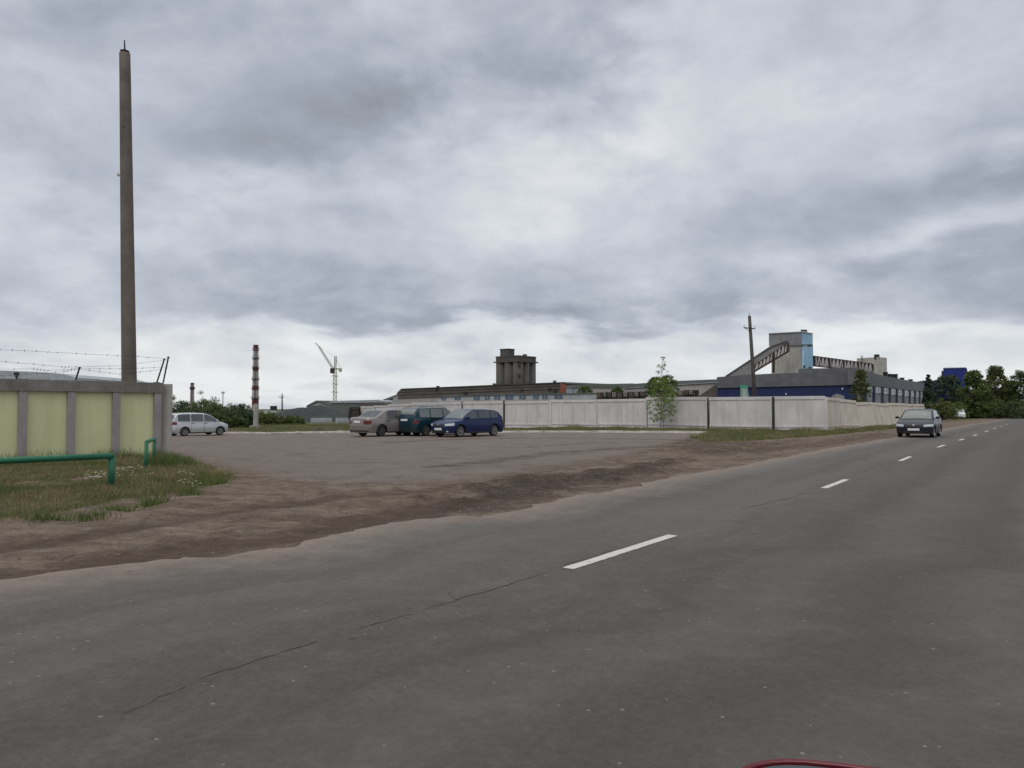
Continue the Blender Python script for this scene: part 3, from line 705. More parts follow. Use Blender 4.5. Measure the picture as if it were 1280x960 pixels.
for i, (px, d, h_, w_, lm, lab) in enumerate([(1160,108,2.6,4.2,'leaf_dark','dark bush behind the roof of the oncoming car'),(1178,104,2.9,3.6,'leaf_olive','lighter olive bush right of the oncoming car'),
      (1192,112,3.0,4,'leaf_mid','bush behind the small white car'),(1215,116,3.4,5,'leaf_dark','dark bush above the row of pale parked cars'),(1240,114,3.3,5,'leaf_mid','mid green bush under the tallest olive tree'),
      (1262,112,3.2,5,'leaf_dark','dark bush near the right edge'),(1290,114,3.6,6,'leaf_olive','olive bush at the right edge of the picture'),(1149,100,2.0,2.5,'leaf_cold','small cold green bush at the end of the fence')]):
    bush(gp(px, d), h_, w_, 130, 40, .11, M[lm], lab, 'bushes at the far end of the road')
# bushes at the left
LB = [(216,84,489,4.5,'leaf_cold','dark bush touching the grey corner post'),(235,88,497,5.0,'leaf_mid','mid green bush below the small far chimney'),(256,90,487,3.6,'leaf_mid','tallest green bush behind the silver minivan'),
      (247,82,502,4.5,'leaf_dark','dark bush directly above the roof of the silver minivan'),(276,86,497,4.6,'leaf_dark','dark bush below the thin lamp mast'),(296,88,502,4.4,'leaf_cold','cold green bush left of the striped chimney'),
      (286,80,510,4.0,'leaf_dark','low dark bush in front of the nose of the silver minivan'),(309,92,505,3.8,'leaf_mid','bush just left of the concrete stump'),(334,97,513,2.6,'leaf_mid','low bush right of the concrete stump'),
      (366,98,518,3.2,'leaf_mid','low bush at the foot of the dark stone heap'),(345,96,517,2.6,'leaf_olive','olive bush below the utility pole')]
for px, d, py, W_, lm, lab in LB:
    b_ = gp(px, d); bush(b_, ztop(py, d)-b_.z, W_, 150, 40, .09, M[lm], lab, 'bushes behind the meadow on the left')
for px, d, py, W_, lab in ((732,150,484,4.5,'green bush left of the stacked pallets behind the fence'),(772,150,484,3.4,'small green tree above the stacked pallets behind the fence'),(819,140,472,4.2,'dense tree behind the fence left of the young birch'),(835,140,470,4.4,'dense tree behind the fence right of the young birch')):
    tree('distant_tree', gp(px, d), ztop(py, d), W_, .6, 150, 40, .13, M['leaf_mid'], lab, group='trees behind the pale fence', shape='round')

# ------------------------------------------------------------------ yellow panel wall
WH = 2.22
root = empty('panel_wall', (WA.x, WA.y, 0)); tag(root, 'concrete wall with yellow green panels between grey pillars at the left', 'wall')
ang = math.atan2(WD.y, WD.x); step = 1.15; t0 = -.10
bmP, bmC = bmesh.new(), bmesh.new()
end = 3.50; start = t0-step*6
cen = WA+WD*((start+end)/2)
box(bmC, (cen.x, cen.y, WH-.15), (end-start, .30, .30), rz=ang)
for k in range(24):                # crumbs and weathering lumps along the coping
    q = WA+WD*random.uniform(start, end); box(bmC, (q.x, q.y, WH+.005), (random.uniform(.05,.2), .2, random.uniform(.01,.04)), rz=ang+random.uniform(-.2,.2))
wobj('coping', bmC, M['wallcap'], root)
for k in range(-6, 4):
    q = WA+WD*(t0+k*step); bm = bmesh.new(); box(bm, (q.x, q.y, (WH-.30)/2-.002), (.20, .26, WH-.304), rz=ang); wobj('pillar', bm, M['wallgrey'], root)
    if k == 3: break
    q2 = q+WD*step/2; bm = bmesh.new(); box(bm, (q2.x, q2.y, (WH-.30)/2-.002), (step-.205, .10, WH-.305), rz=ang); wobj('panel', bm, M['panel'], root)
bm = bmesh.new(); q = WA+WD*(end-.02); qq = q+WNr*.02
box(bm, (-10.33, 22.76, (WH-.03)/2), (.27,.26,WH-.03), rz=.30); wobj('corner_post', bm, M['wallpost'], root)
wpl = Plane(0,1,1,1); wpl.A = WA.copy(); wpl.B = WB.copy(); wpl.n = WNr.copy() if WNr.y < 0 else -WNr; wpl.d = WD
# brackets of the barbed wire
for a, b, lab in (((196,477),(205.5,449),'leaning iron bracket at the wall corner, the left of the pair'),((204,477),(210.5,446.5),'leaning iron bracket at the wall corner, the right of the pair'),((94.5,474),(99.5,459.5),'lone leaning iron bracket on the wall coping')):
    A, B = wpl.pt(*a), wpl.pt(*b); bm = bmesh.new(); bar(bm, A-Vector((0,0,.03)), B, .035, .035)
    bar(bm, A.lerp(B,.55)+Vector((-.03,0,0)), A.lerp(B,.55)+Vector((.03,0,0)), .02); box(bm, B, (.06,.03,.04))
    tag(obj('wire_bracket', bm, M['iron']), lab, 'bracket', 'barbed wire brackets on the panel wall')
A = wpl.pt(20.5,473.5); bm = bmesh.new(); bar(bm, A-Vector((0,0,.1)), A+Vector((0,0,.06)), .03); box(bm, A+Vector((0,0,.13)), (.10,.08,.08)); box(bm, A+Vector((.02,-.02,.06)), (.05,.05,.05))
tag(obj('wire_bracket', bm, M['iron']), 'short dark bolted stub on the wall coping at the far left', 'bracket')
for k, (line, lab) in enumerate((([(-90,433),(0,437),(60,440),(107,442.5),(160,445),(209,448.5)],'topmost barbed wire above the panel wall'),([(-90,449),(0,451.5),(30,454),(77,458.5),(95,459),(150,457),(205,450.5)],'second barbed wire sagging to the lone bracket'),
        ([(-60,462),(42,461),(60,463),(99,461),(150,461),(206,459)],'third barbed wire just over the lone bracket'),([(-60,472),(35,468),(80,464.5),(98,461.5),(150,468),(200,462)],'lowest barbed wire close over the coping'))):
    bm = bmesh.new(); P = [wpl.pt(*q) for q in line]; fine = []
    for a, b in zip(P, P[1:]):
        for i in range(8): fine.append(a.lerp(b, i/8)+Vector((0,0,mn.noise(a.lerp(b,i/8)*3)*.012)))
    fine.append(P[-1]); tube(bm, fine, .0032, 4)
    for i in range(2, len(fine)-1, 2):
        if random.random() < .8: bar(bm, fine[i]+Vector((-.01,0,-.028)), fine[i]+Vector((.01,0,.028)), .008)
    tag(obj('barbed_wire', bm, M['iron']), lab, 'wire', 'barbed wires along the panel wall')

# tall concrete mast behind the wall
d = 29.0; b_ = at(163.5, d); t_ = at(156.3, d); zt = H0+ray(156,63).z/ray(156,63).y*d; xt = ray(156,63).x/ray(156,63).y*d
root = empty('concrete_mast', (b_.x, b_.y, 0)); tag(root, 'very tall tapering dark concrete mast behind the panel wall', 'mast')
bm = bmesh.new(); top = Vector((xt-b_.x, 0, zt)); n_ = 14
pp = [Vector((0,0,-.2)).lerp(top, k/n_) for k in range(n_)]+[top-Vector((0,0,.12)), top-Vector((0,0,.03)), top]
tube(bm, pp, [.285-(.285-.198)*k/n_ for k in range(n_)]+[.198,.17,.11], 20); sh = obj('shaft', bm, M['pole'], root, smooth=True)
bm = bmesh.new(); tube(bm, [top, top+Vector((-.02,0,.40))], [.035,.022], 8); obj('rod', bm, M['iron'], root)
bm = bmesh.new(); q = Vector((0,0,0)).lerp(top, .68); tube(bm, [q+Vector((-.20,-.05,0)), q+Vector((-.31,-.05,0))], .035, 8); box(bm, q+Vector((-.30,-.05,.03)), (.05,.05,.10)); obj('clamp', bm, M['trusswhite'], root)
bm = bmesh.new(); q = Vector((0,0,0)).lerp(top, .80); tube(bm, [q+Vector((.02,-.16,0)), q+Vector((.02,-.24,0))], .03, 8); obj('bolt', bm, M['iron'], root)

# green pipe rails
def rail(posts, tops, ends, r_, label):
    P0 = G(*posts[0]); root = empty('pipe_rail', P0); tag(root, label, 'rail', 'green pipe rails on the verge')
    for q, hgt in zip(posts, tops):
        a = G(*q); a.z = float(zground(np.array([a.x]), np.array([a.y]))[0]); bm = bmesh.new(); tube(bm, [a-Vector((0,0,.1)), Vector((a.x,a.y,hgt))], r_, 12)
        wobj('post', bm, M['green_pipe'], root, smooth=True)
    bm = bmesh.new(); tube(bm, ends, r_*1.02, 12); bmesh.ops.translate(bm, verts=bm.verts, vec=-root.location); obj('top_bar', bm, M['green_pipe'], root, smooth=True)
p1 = G(139,613); hz = ztop(566.5, p1.y)
p0 = p1+Vector((-1.22,-1.36,0))*1.6
u0 = (p0.x, p0.y)
rail([(139,613)], [hz-.04], [Vector((p1.x+.02,p1.y,hz-.045)), Vector((p0.x,p0.y,hz-.045))], .052, 'long low green pipe rail crossing the left verge, nearest the camera')
rp = [o_ for o_ in bpy.data.objects if o_.name.startswith('pipe_rail')][0]
bm = bmesh.new(); tube(bm, [Vector((p0.x,p0.y,-.1)), Vector((p0.x,p0.y,hz-.045))], .052, 12); wobj('post', bm, M['green_pipe'], rp, smooth=True)
pa, pb = G(182.5,592), G(192.5,583); ha = ztop(551, pa.y)
rail([(182.5,592),(192.5,583)], [ha-.03, ha-.03], [Vector((pa.x,pa.y,ha-.03)), Vector((pb.x,pb.y,ha-.03))], .042, 'short green pipe hoop seen end on near the wall corner')

# ------------------------------------------------------------------ precast fence
FH = 2.22
def fence_panel(A, B, zA, parent, tilt=0, roll=0, mat='fence', cells=4, H_=FH):
    L = (B-A).length; d_ = (B-A).normalized(); ang = math.atan2(d_.y, d_.x); c_ = (A+B)/2
    bm = bmesh.new(); w_ = L-.05
    box(bm, (0,.03,H_/2), (w_,.09,H_-.01))
    fr = .16
    box(bm, (0,-.035,H_-fr/2), (w_,.06,fr)); box(bm, (0,-.035,.32), (w_,.055,.09)); box(bm, (0,-.035,.05), (w_,.05,.10))
    for k in range(cells+1):
        x_ = -w_/2+.05+(w_-.1)*k/cells
        box(bm, (x_, -.032, H_/2), (.07 if 0 < k < cells else .10, .052, H_-fr-.004))
    o = obj('panel', bm, M[mat], parent); o.location = Vector((c_.x, c_.y, zA))-parent.location; o.rotation_euler = (tilt, roll, ang)
    bm = bmesh.new(); box(bm, (0,.02,H_+.025), (w_,.16,.05)); obj('cap', bm, M[mat], o)
f_root = empty('concrete_fence', FP[5]); tag(f_root, 'long pale straight fence of precast concrete panels between the parked cars and the corner', 'fence')
l_root = empty('concrete_fence', FR[0]); tag(l_root, 'beige leaning fence of precast panels running from the corner towards the oncoming car', 'fence')
for i in range(len(FP)-1):
    A, B = FP[i], FP[i+1]; L = (B-A).length; n_ = max(1, round(L/4.3))
    for k in range(n_):
        a = A.lerp(B, k/n_); b = A.lerp(B, (k+1)/n_); m_ = (a+b)/2
        fence_panel(a, b, float(gz(m_.x, m_.y))-.05+random.uniform(-.03,.03), f_root, tilt=random.uniform(-.02,.02), roll=random.uniform(-.008,.008), mat='fence', cells=4 if i > 3 else 3, H_=FH+(.06 if i > 6 else 0))
tilts = [(.07,.0),(.17,.02),(.22,-.01),(.17,.02),(.20,.0),(.24,.015),(.20,.0)]
tot = sum((b-a).length for a, b in zip(FR, FR[1:])); npan = 7
def along(P, s):
    for a, b in zip(P, P[1:]):
        L = (b-a).length
        if s <= L: return a.lerp(b, s/L)
        s -= L
    return P[-1]
for k in range(npan):
    a, b = along(FR, tot*k/npan), along(FR, tot*(k+1)/npan)
    fence_panel(a, b, -.05-.02*k-(.07 if k in (2,3) else 0), l_root, tilt=-tilts[k][0], roll=tilts[k][1], mat='fence2', cells=3, H_=FH-.05*min(k,3))
# posts and dark joints between panels
for i in (10,9,8,7,5,4,3):
    q = FP[i]; zq = float(gz(q.x,q.y)); bm = bmesh.new(); dk = i in (9,8,4,3); box(bm, (q.x, q.y-.05, zq+FH/2), (.15 if dk else .13,.16,FH+.02+(.12 if i in (4,3) else 0)))
    wobj('post', bm, M['iron'] if dk else M['fence'], f_root)

# ------------------------------------------------------------------ utility poles, masts
def util_pole(name, base_px, d, top_px, top_py, r0, r1, label, arm=True, group=None):
    b_ = gp(base_px, d); root = empty(name, b_); tag(root, label, 'pole', group)
    rr = ray(top_px, top_py); tp = Vector((rr.x/rr.y*d, d, H0+rr.z/rr.y*d))-b_
    bm = bmesh.new(); tube(bm, [Vector((0,0,-.1)), tp*.5, tp], [r0, (r0+r1)/2, r1], 10); obj('shaft', bm, M['utility'], root, smooth=True)
    if arm:
        bm = bmesh.new(); q = tp*.885; bar(bm, q+Vector((-.62,-.1,.06)), q+Vector((.42,-.1,-.04)), .09)
        bar(bm, q+Vector((-.5,-.1,.0)), q+Vector((0,-.1,-.35)), .04)
        obj('crossarm', bm, M['iron'], root)
        for dx in (-.6,.38): bm = bmesh.new(); tube(bm, [q+Vector((dx,-.1,.08)), q+Vector((dx,-.1,.27))], [.05,.035], 8); obj('insulator', bm, M['trusswhite'], root)
        bm = bmesh.new(); tube(bm, [tp, tp+Vector((-.04,0,.32))], [.06,.04], 8); obj('insulator', bm, M['trusswhite'], root)
    return root
util_pole('utility_pole', 945.5, 70, 936.8, 395, .20, .14, 'leaning grey utility pole with a short crossarm in front of the factory')
util_pole('utility_pole', 353, 150, 352.6, 493, .16, .12, 'small far utility pole left of the dark stone heap')
bm = bmesh.new(); b_ = gp(278.5, 140); tube(bm, [b_, b_+Vector((0,0,5.4-b_.z-.8))], .09, 8); box(bm, b_+Vector((.0,0,4.95)), (.5,.3,.35))
tag(obj('lamp_mast', bm, M['trusswhite']), 'thin pale lamp mast rising over the bushes on the left', 'lamp mast')
b_ = gp(320, 80); root = empty('concrete_stump', b_); tag(root, 'short square concrete post in front of the striped chimney', 'post')
bm = bmesh.new(); bmesh.ops.create_cone(bm, cap_ends=True, segments=4, radius1=.30, radius2=.24, depth=2.5, matrix=Matrix.Translation((0,0,1.25))@Matrix.Rotation(.7,4,'Z')); obj('shaft', bm, M['wallpost'], root)
bm = bmesh.new(); box(bm, (0,0,.08), (.95,.95,.3)); obj('footing', bm, M['concrete'], root)

# chimneys
def chimney(px, d, ytop, w_top, w_bot, bands, label, platforms=()):
    b_ = gp(px, d); root = empty('chimney', b_); tag(root, label, 'chimney', 'striped chimneys on the left')
    zt = ztop(ytop, d)-b_.z; bm = bmesh.new(); ks = [0]+[ztop(y, d)-b_.z for y, _ in bands]
    cols = [c_ for _, c_ in bands]
    for (z0, z1, c_) in zip(ks, ks[1:], cols):
        f = lambda z: (w_bot+(w_top-w_bot)*z/zt)/2*d/F
        tube(bm, [(0,0,z0),(0,0,z1)], [f(z0), f(z1)], 20, cap=z1 > zt*.99, mat=c_)
    obj('shaft', bm, [M['stackwhite'], M['stackred'], M['iron']], root, smooth=False)
    for py in platforms:
        z = ztop(py, d)-b_.z; r_ = (w_bot+(w_top-w_bot)*z/zt)/2*d/F; bm = bmesh.new()
        tube(bm, [(0,0,z-.5),(0,0,z)], r_+.45, 20)
        for k in range(12):
            a = k*math.pi/6; bar(bm, ((r_+.42)*math.cos(a),(r_+.42)*math.sin(a),z), ((r_+.42)*math.cos(a),(r_+.42)*math.sin(a),z+1.6), .15)
        obj('platform', bm, M['iron'], root)
    bm = bmesh.new(); f0 = w_bot/2*d/F
    for s in (-1,1): bar(bm, (s*.5+f0*.3, -f0-.5, 0), (s*.5+f0*.3, -f0*.93-.4, zt), .22)
    for z in np.arange(1, zt, 1.2): bar(bm, (-.5+f0*.3,-f0*.97-.45,z), (.5+f0*.3,-f0*.97-.45,z), .15)
    obj('ladder', bm, M['iron'], root)
chimney(319, 520, 431, 6.2, 8.6, [(507,0),(499,1),(487,0),(482,1),(474,0),(464,0),(458.5,1),(449,0),(436,0),(431,1)], 'tall red and white striped chimney rising from the left bushes', (498,486,474,460,448,437))
chimney(240, 620, 478.5, 4.4, 5.6, [(493,0),(486,0),(484,1),(480.5,0),(478.5,1)], 'small far chimney with a red top behind the left bushes', (486,))

# tower crane
d = 300; b_ = gp(418.5, d); root = empty('tower_crane', b_); tag(root, 'pale yellow tower crane with its jib raised to the left', 'crane')
S = d/F; wq = lambda px, py, dy=0: Vector(((px-418.5)*S, dy, (511-py)*S+H0-b_.z))
def lattice(bm, a, b, w_, n_, t_):
    a, b = Vector(a), Vector(b); d_ = (b-a).normalized(); s = d_.cross(Vector((0,1,0))).normalized()*w_/2; y_ = Vector((0,w_/2,0))
    for e in (s+y_, s-y_, -s+y_, -s-y_): bar(bm, a+e, b+e, t_)
    for i in range(n_):
        q0, q1 = a.lerp(b, i/n_), a.lerp(b, (i+1)/n_)
        for yy in (y_, -y_): bar(bm, q0+s*(1 if i%2 else -1)+yy, q1-s*(1 if i%2 else -1)+yy, t_*.7); bar(bm, q0+s+yy, q0-s+yy, t_*.7)
bm = bmesh.new(); lattice(bm, wq(418.5,525), wq(418.5,462), 1.15, 26, .13)
for y_ in (490,480,470): box(bm, wq(418.5,y_), (2.4,1.6,.2))
obj('mast', bm, M['crane'], root)
bm = bmesh.new(); lattice(bm, wq(418.5,462), wq(419,445), .7, 7, .13); obj('apex', bm, M['crane'], root)
bm = bmesh.new(); lattice(bm, wq(416,461), wq(398,433), .65, 18, .10); bar(bm, wq(398,433), wq(394,428.5), .25, .3); obj('jib', bm, M['crane'], root)
bm = bmesh.new(); bar(bm, wq(418,461), wq(426,461), .5); box(bm, wq(425,462.5), (1.0,1.2,1.4)); bar(bm, wq(419,447), wq(425.5,461), .12); bar(bm, wq(419,446), wq(398,433), .07); obj('counter_jib', bm, M['crane'], root)
bm = bmesh.new(); box(bm, wq(415.2,463.5), (1.5,1.5,2.0)); obj('cab', bm, M['iron'], root)
bm = bmesh.new(); tube(bm, [wq(394.3,429), wq(394.3,431.5)], .05, 4); obj('hook_cable', bm, M['iron'], root)

# gravel heap
b_ = gp(395, 118); root = bmesh.new(); prof = [(338,519),(345,516.5),(355,512.5),(365,510.3),(375,508.8),(383,508.6),(392,506.8),(400,505.6),(406,506.8),(416,509.5),(426,513.5),(436,516.5),(446,519)]
xp = np.array([a for a, _ in prof]); hp = np.array([ztop(b, 118)+.5 for _, b in prof])
VX = np.linspace(336, 448, 90); rowsv = []
for v_ in np.linspace(-1, 1, 26):
    row = []
    for px in VX:
        hgt = np.interp(px, xp, hp)*max(0, 1-abs(v_)**1.25)*(sst(336,342,px)*sst(448,440,px)); x_ = (px-640)/F*118
        n_ = mn.fractal(Vector((x_*.6, v_*3, 0)), .7, 2, 4)*.16*(1 if hgt > .2 else 0)
        row.append(root.verts.new((x_, 118+v_*6.5, -.55+max(0, hgt*1.0+n_*.7))))
    rowsv.append(row)
for a, b in zip(rowsv, rowsv[1:]):
    for i in range(len(a)-1): root.faces.new((a[i], a[i+1], b[i+1], b[i]))
tag(obj('stone_heap', root, M['heap'], smooth=False), 'long dark heap of crushed stone behind the meadow', 'gravel heap')
# low concrete blocks and dark cage by the heap
for i, (x0, x1, lab) in enumerate(((389,415,'longer pale concrete block at the foot of the stone heap'),(422,436,'shorter pale concrete block left of the grey sedan'))):
    d = 100; pl = Plane(x0, d, x1, d+1); bm = bmesh.new(); face_on(bm, pl, R4(x0,522.5,x1,529), 0, .6); face_on(bm, pl, R4(x0+.6,524,x1-.6,527.6), .05, .1)
    tag(obj('concrete_block', bm, M['whitewall']), lab, 'concrete block', 'concrete blocks by the stone heap')
d = 95; pl = Plane(437, d, 450, d+1.5); root = empty('wire_cage', gp(443, d)); tag(root, 'dark wire cage leaning beside the grey sedan', 'cage')
bm = bmesh.new()
for a, b in (((437.5,510),(436,523)),((449.5,509.5),(451,523)),((437.5,510),(449.5,509.5)),((436,523),(451,523)),((440,509),(439,523))): bar(bm, pl.pt(*a), pl.pt(*b), .14)
wobj('frame', bm, M['iron'], root); bm = bmesh.new(); face_on(bm, pl, [(438.5,511),(449,510.5),(450.3,522.5),(437.3,522.5)], -.1, .5); wobj('mesh_filling', bm, M['slate'], root)
# brick rubble by the kerb
bm = bmesh.new()
for k in range(34):
    q = G(random.uniform(392,432), random.uniform(534,538.5)); box(bm, q+Vector((0,0,.05)), (random.uniform(.1,.35),random.uniform(.1,.25),random.uniform(.08,.2)), rz=random.uniform(0,3))
tag(obj('rubble', bm, M['stone']), kind='stuff', label='scattered brick rubble in the meadow left of the grey sedan', cat='rubble')
# small things lying at the kerb
for px, py, w_, lab in ((352,542.3,.9,'flat dark puddle patch at the kerb, left one'),(374,542.3,.55,'flat dark puddle patch at the kerb, right one')):
    q = G(px, py); bm = bmesh.new()
    bmesh.ops.create_cone(bm, cap_ends=True, segments=14, radius1=w_, radius2=w_*.8, depth=.03, matrix=Matrix.Translation(q+Vector((0,-.2,.02)))@Matrix.Diagonal((1,.3,1,1)))
    tag(obj('drain_cover', bm, M['iron']), lab.replace('puddle patch','drain cover'), 'drain cover', 'drain covers at the left kerb')

# ------------------------------------------------------------------ buildings
def bld(name, px, d, label, cat='building', group=None):
    r_ = empty(name, gp(px, d)); return tag(r_, label, cat, group)
# pale roof behind the panel wall
d = 60; r_ = bld('long_shed', 40, d, 'pale rounded roof of a shed just showing over the panel wall', 'shed'); pl = Plane(-60, d, 100, d)
bm = bmesh.new(); face_on(bm, pl, [(-60,470),(-60,462),(0,463),(50,465),(80,467.5),(94,472),(95,500),(-60,500)], 0, 12); wobj('roof', bm, M['zinc'], r_)
bm = bmesh.new(); face_on(bm, pl, R4(-60,500,95,545), .02, 12.04); wobj('wall', bm, M['whitewall'], r_)
# silo block
d = 400; r_ = bld('grain_silo', 645, d, 'dark concrete silo block of round tubes with a head house on top', 'silo'); S = d/F
hz = lambda py: ztop(py, d)-r_.location.z
q40 = Matrix.Rotation(R(-38), 3, 'Z'); dia = 5.55; rr = dia/2*.97
for i in range(3):
    for j in range(3):
        c_ = q40 @ Vector(((i-1)*dia, (j-1)*dia, 0)); bm = bmesh.new(); tube(bm, [(c_.x,c_.y,0),(c_.x,c_.y,hz(453.5))], rr, 24); obj('silo_tube', bm, M['silo'], r_, smooth=True)
bm = bmesh.new(); box(bm, (0,0,hz(453)), (dia*3+.3, dia*3+.3, .6), rz=R(-38)); obj('ledge', bm, M['slate'], r_)
bm = bmesh.new(); box(bm, (0,0,(hz(453)+hz(446.5))/2+.35), (dia*3-1.6, dia*3-1.6, hz(446.5)-hz(453)-.1), rz=R(-38)); box(bm, (0,0,hz(446.3)), (dia*3-1.2, dia*3-1.2, .5), rz=R(-38)); obj('gallery', bm, M['silo'], r_)
bm = bmesh.new(); c_ = Vector((-4.6,-.5,0)); box(bm, (c_.x,c_.y,(hz(446)+hz(437))/2), (5.6,5.0,hz(437)-hz(446)), rz=R(-38)); box(bm, (c_.x,c_.y,hz(436.8)), (6.1,5.5,.45), rz=R(-38)); obj('head_house', bm, M['silo'], r_)
bm = bmesh.new(); box(bm, (4.6,-2,hz(444.6)), (1.8,1.4,1.3), rz=R(-38)); obj('roof_vent', bm, M['slate'], r_)
for k, (x_, y_) in enumerate(((649,458),(649,470))): bm = bmesh.new(); q = Vector(((x_-645)*S, -dia*1.5-2.6, hz(y_))); box(bm, q, (1.2,.5,1.4)); obj('loading_hatch', bm, M['iron'], r_)
# dark long hall with slate roof
pl = Plane(495, 330, 708, 265); r_ = bld('long_hall', 600, 300, 'long low dark hall with slate roof and orange brick end before the silo')
n = pl.n
def roof_quad(bm, pl, lo, hi, back, mat=0, thick=.3):   # a sloping roof surface from an eave line to a ridge line further back
    a, b = [pl.pt(*q) for q in lo]; p2 = Plane(0,1,1,1); p2.A = pl.A-pl.n*back; p2.B = pl.B-pl.n*back; p2.n = pl.n; p2.d = pl.d
    c_, e_ = [p2.pt(*q) for q in hi]; prism(bm, [a, b, e_, c_], Vector((0,0,-thick)), mat)
bm = bmesh.new(); face_on(bm, pl, [(494,502),(500,497.3),(697,490.6),(708,490),(708,510),(494,510)], 0, 24); wobj('wall', bm, M['palewall'], r_)
bm = bmesh.new(); face_on(bm, pl, [(493,503),(496.5,490.5),(501,486.4),(640,480.6),(703,478.3),(703,490.6),(600,494.8),(497,498.8)], .2, 26); wobj('roof', bm, M['slate'], r_)
bm = bmesh.new(); face_on(bm, pl, [(500.5,486.9),(501,485.8),(640,480.1),(704,477.5),(708.6,479.4),(708.6,480.3),(703,479)], .5, 27); wobj('ridge_strip', bm, M['darkroof'], r_)
bm = bmesh.new(); face_on(bm, pl, [(700.5,478.8),(707,480.2),(707.5,491),(700.5,491)], .6, 20); wobj('brick_end', bm, M['brick'], r_)
for x0,y0,x1,y1 in ((684.5,485.2,688,487.2),(691,486.5,695,490),(544,484.6,546.5,486.8),(578.5,489.5,583,492),(650,486.8,653,488.4),(610,492.2,616,494)):
    bm = bmesh.new(); face_on(bm, pl, R4(x0,y0,x1,y1), .7, .7); wobj('window', bm, M['iron'], r_)
for k, (x_, yb) in enumerate(((546,484.6),(616.5,481.5),(632,481),(692,478))):
    bm = bmesh.new(); face_on(bm, pl, R4(x_-.8,yb-2.4,x_+.8,yb+.5), .2, 1.2); wobj('roof_vent', bm, M['slate'], r_)
# horizontal rib strips on that roof for weathered courses
bm = bmesh.new()
for t in (.3,.62): face_on(bm, pl, [(499,486.8+t*11),(702,478.6+t*11.5),(702,479.0+t*11.5),(499,487.2+t*11)], .35, .2)
wobj('eave_strip', bm, M['darkroof'], r_)
# white low building with blue windows
pl = Plane(548, 134, 745, 126); r_ = bld('workshop', 650, 130, 'low pale building with small blue windows just above the fence')
bm = bmesh.new(); face_on(bm, pl, [(548,496.3),(600,494),(745,491.5),(745,520),(548,520)], 0, 10); wobj('wall', bm, M['whitewall'], r_)
bm = bmesh.new(); face_on(bm, pl, [(547,496.8),(600,494.2),(746,491.9),(746,490.9),(600,493),(547,495.6)], .2, 10.5); wobj('roof', bm, M['greenroof'], r_)
for x_, w_ in ((554.5,4),(572,6),(596,6),(609,5),(621.5,6),(636.5,8),(653,6.5),(670,5.5),(681,5.5),(698,8)):
    y_ = np.interp(x_, [548,745], [495.2,493.0]); bm = bmesh.new(); w_ *= 1.25; face_on(bm, pl, R4(x_-w_/2,y_-.2,x_+w_/2,y_+5), .06, .1); w_o = wobj('window', bm, M['hazeblue'], r_)
    bm = bmesh.new(); face_on(bm, pl, R4(x_-.3,y_+.2,x_+.3,y_+4.8), .10, .06); bmesh.ops.translate(bm, verts=bm.verts, vec=-r_.location); obj('mullion', bm, M['whitewall'], w_o)
# warehouses right of it
pl = Plane(705, 230, 800, 215); r_ = bld('warehouse', 750, 222, 'far warehouse with a grey green roof left of the young birch')
bm = bmesh.new(); face_on(bm, pl, [(708,485),(716,484.5),(800,484),(800,500),(708,500)], 0, 30); wobj('wall', bm, M['palewall'], r_)
bm = bmesh.new(); face_on(bm, pl, [(706,485.5),(706,481.6),(740,480.3),(790,479.2),(801,481.2),(801,485),(750,484.6)], .3, 31); wobj('roof', bm, M['greenroof'], r_)
bm = bmesh.new(); face_on(bm, pl, R4(708,486,716,492), .4, .4); face_on(bm, pl, R4(720,486,727,491), .42, .4, ); wobj('door', bm, M['glazing'], r_)
pl = Plane(780, 200, 897, 185); r_ = bld('warehouse', 840, 195, 'long pale warehouse with a white roof edge between the birch and the factory')
bm = bmesh.new(); face_on(bm, pl, [(780,483),(898,479),(898,500),(780,500)], 0, 30); wobj('wall', bm, M['palewall'], r_)
bm = bmesh.new(); face_on(bm, pl, [(779,484),(779,480.6),(845,476.2),(898,474),(898,477.2),(845,480)], .3, 31); wobj('roof', bm, M['greenroof'], r_)
bm = bmesh.new(); face_on(bm, pl, [(779,484.8),(845,480.2),(898,477.4),(898,478.3),(845,481.2),(779,485.6)], .4, 1); wobj('roof_edge', bm, M['zinc'], r_)
# stacked pallets row above the fence
cx_ = [746,752.5,759,765,772,779,786,793,800,848,855,861,867]
for k, px in enumerate(cx_):
    d = 95+random.uniform(-1,1); pl = Plane(px, d, px+5.2, d-.2); b_ = gp(px+2.6, d); r_ = empty('pallet_stack', b_)
    top = 489.5+random.uniform(0,1.6)-(2 if px > 845 else 0)-(.6 if px > 775 else 0)
    tag(r_, 'weathered pallet stack seen over the fence, in the row %s of the young birch' % ('left' if px < 820 else 'right'), 'pallet stack', 'pallet stacks left of the birch' if px < 820 else 'pallet stacks right of the birch')
    bm = bmesh.new(); face_on(bm, pl, R4(px,top,px+5,top+22), 0, 1.0); wobj('stack', bm, M['iron'] if k%3 else M['rust'], r_)
    bm = bmesh.new()
    for j in range(2): face_on(bm, pl, R4(px+.5+j*2.4,top+.5,px+1.5+j*2.4,top+5), .06, .07)
    for j in range(3): face_on(bm, pl, R4(px,top+.2+j*2.4,px+5,top+.8+j*2.4), .09, .05)
    wobj('boards', bm, M['palewall'] if k%2 else M['stone'], r_)
bm = bmesh.new(); b_ = gp(870.5, 94); z0 = ztop(495,94); z1 = ztop(487.5,94); tube(bm, [(b_.x,b_.y,b_.z),(b_.x,b_.y,z0),(b_.x,b_.y,z0+.15),(b_.x,b_.y,z1-.1),(b_.x,b_.y,z1)], [.12,.12,.16,.26,.24], 12)
tag(obj('hopper', bm, M['iron']), 'dark funnel shaped hopper above the fence left of the factory', 'hopper')
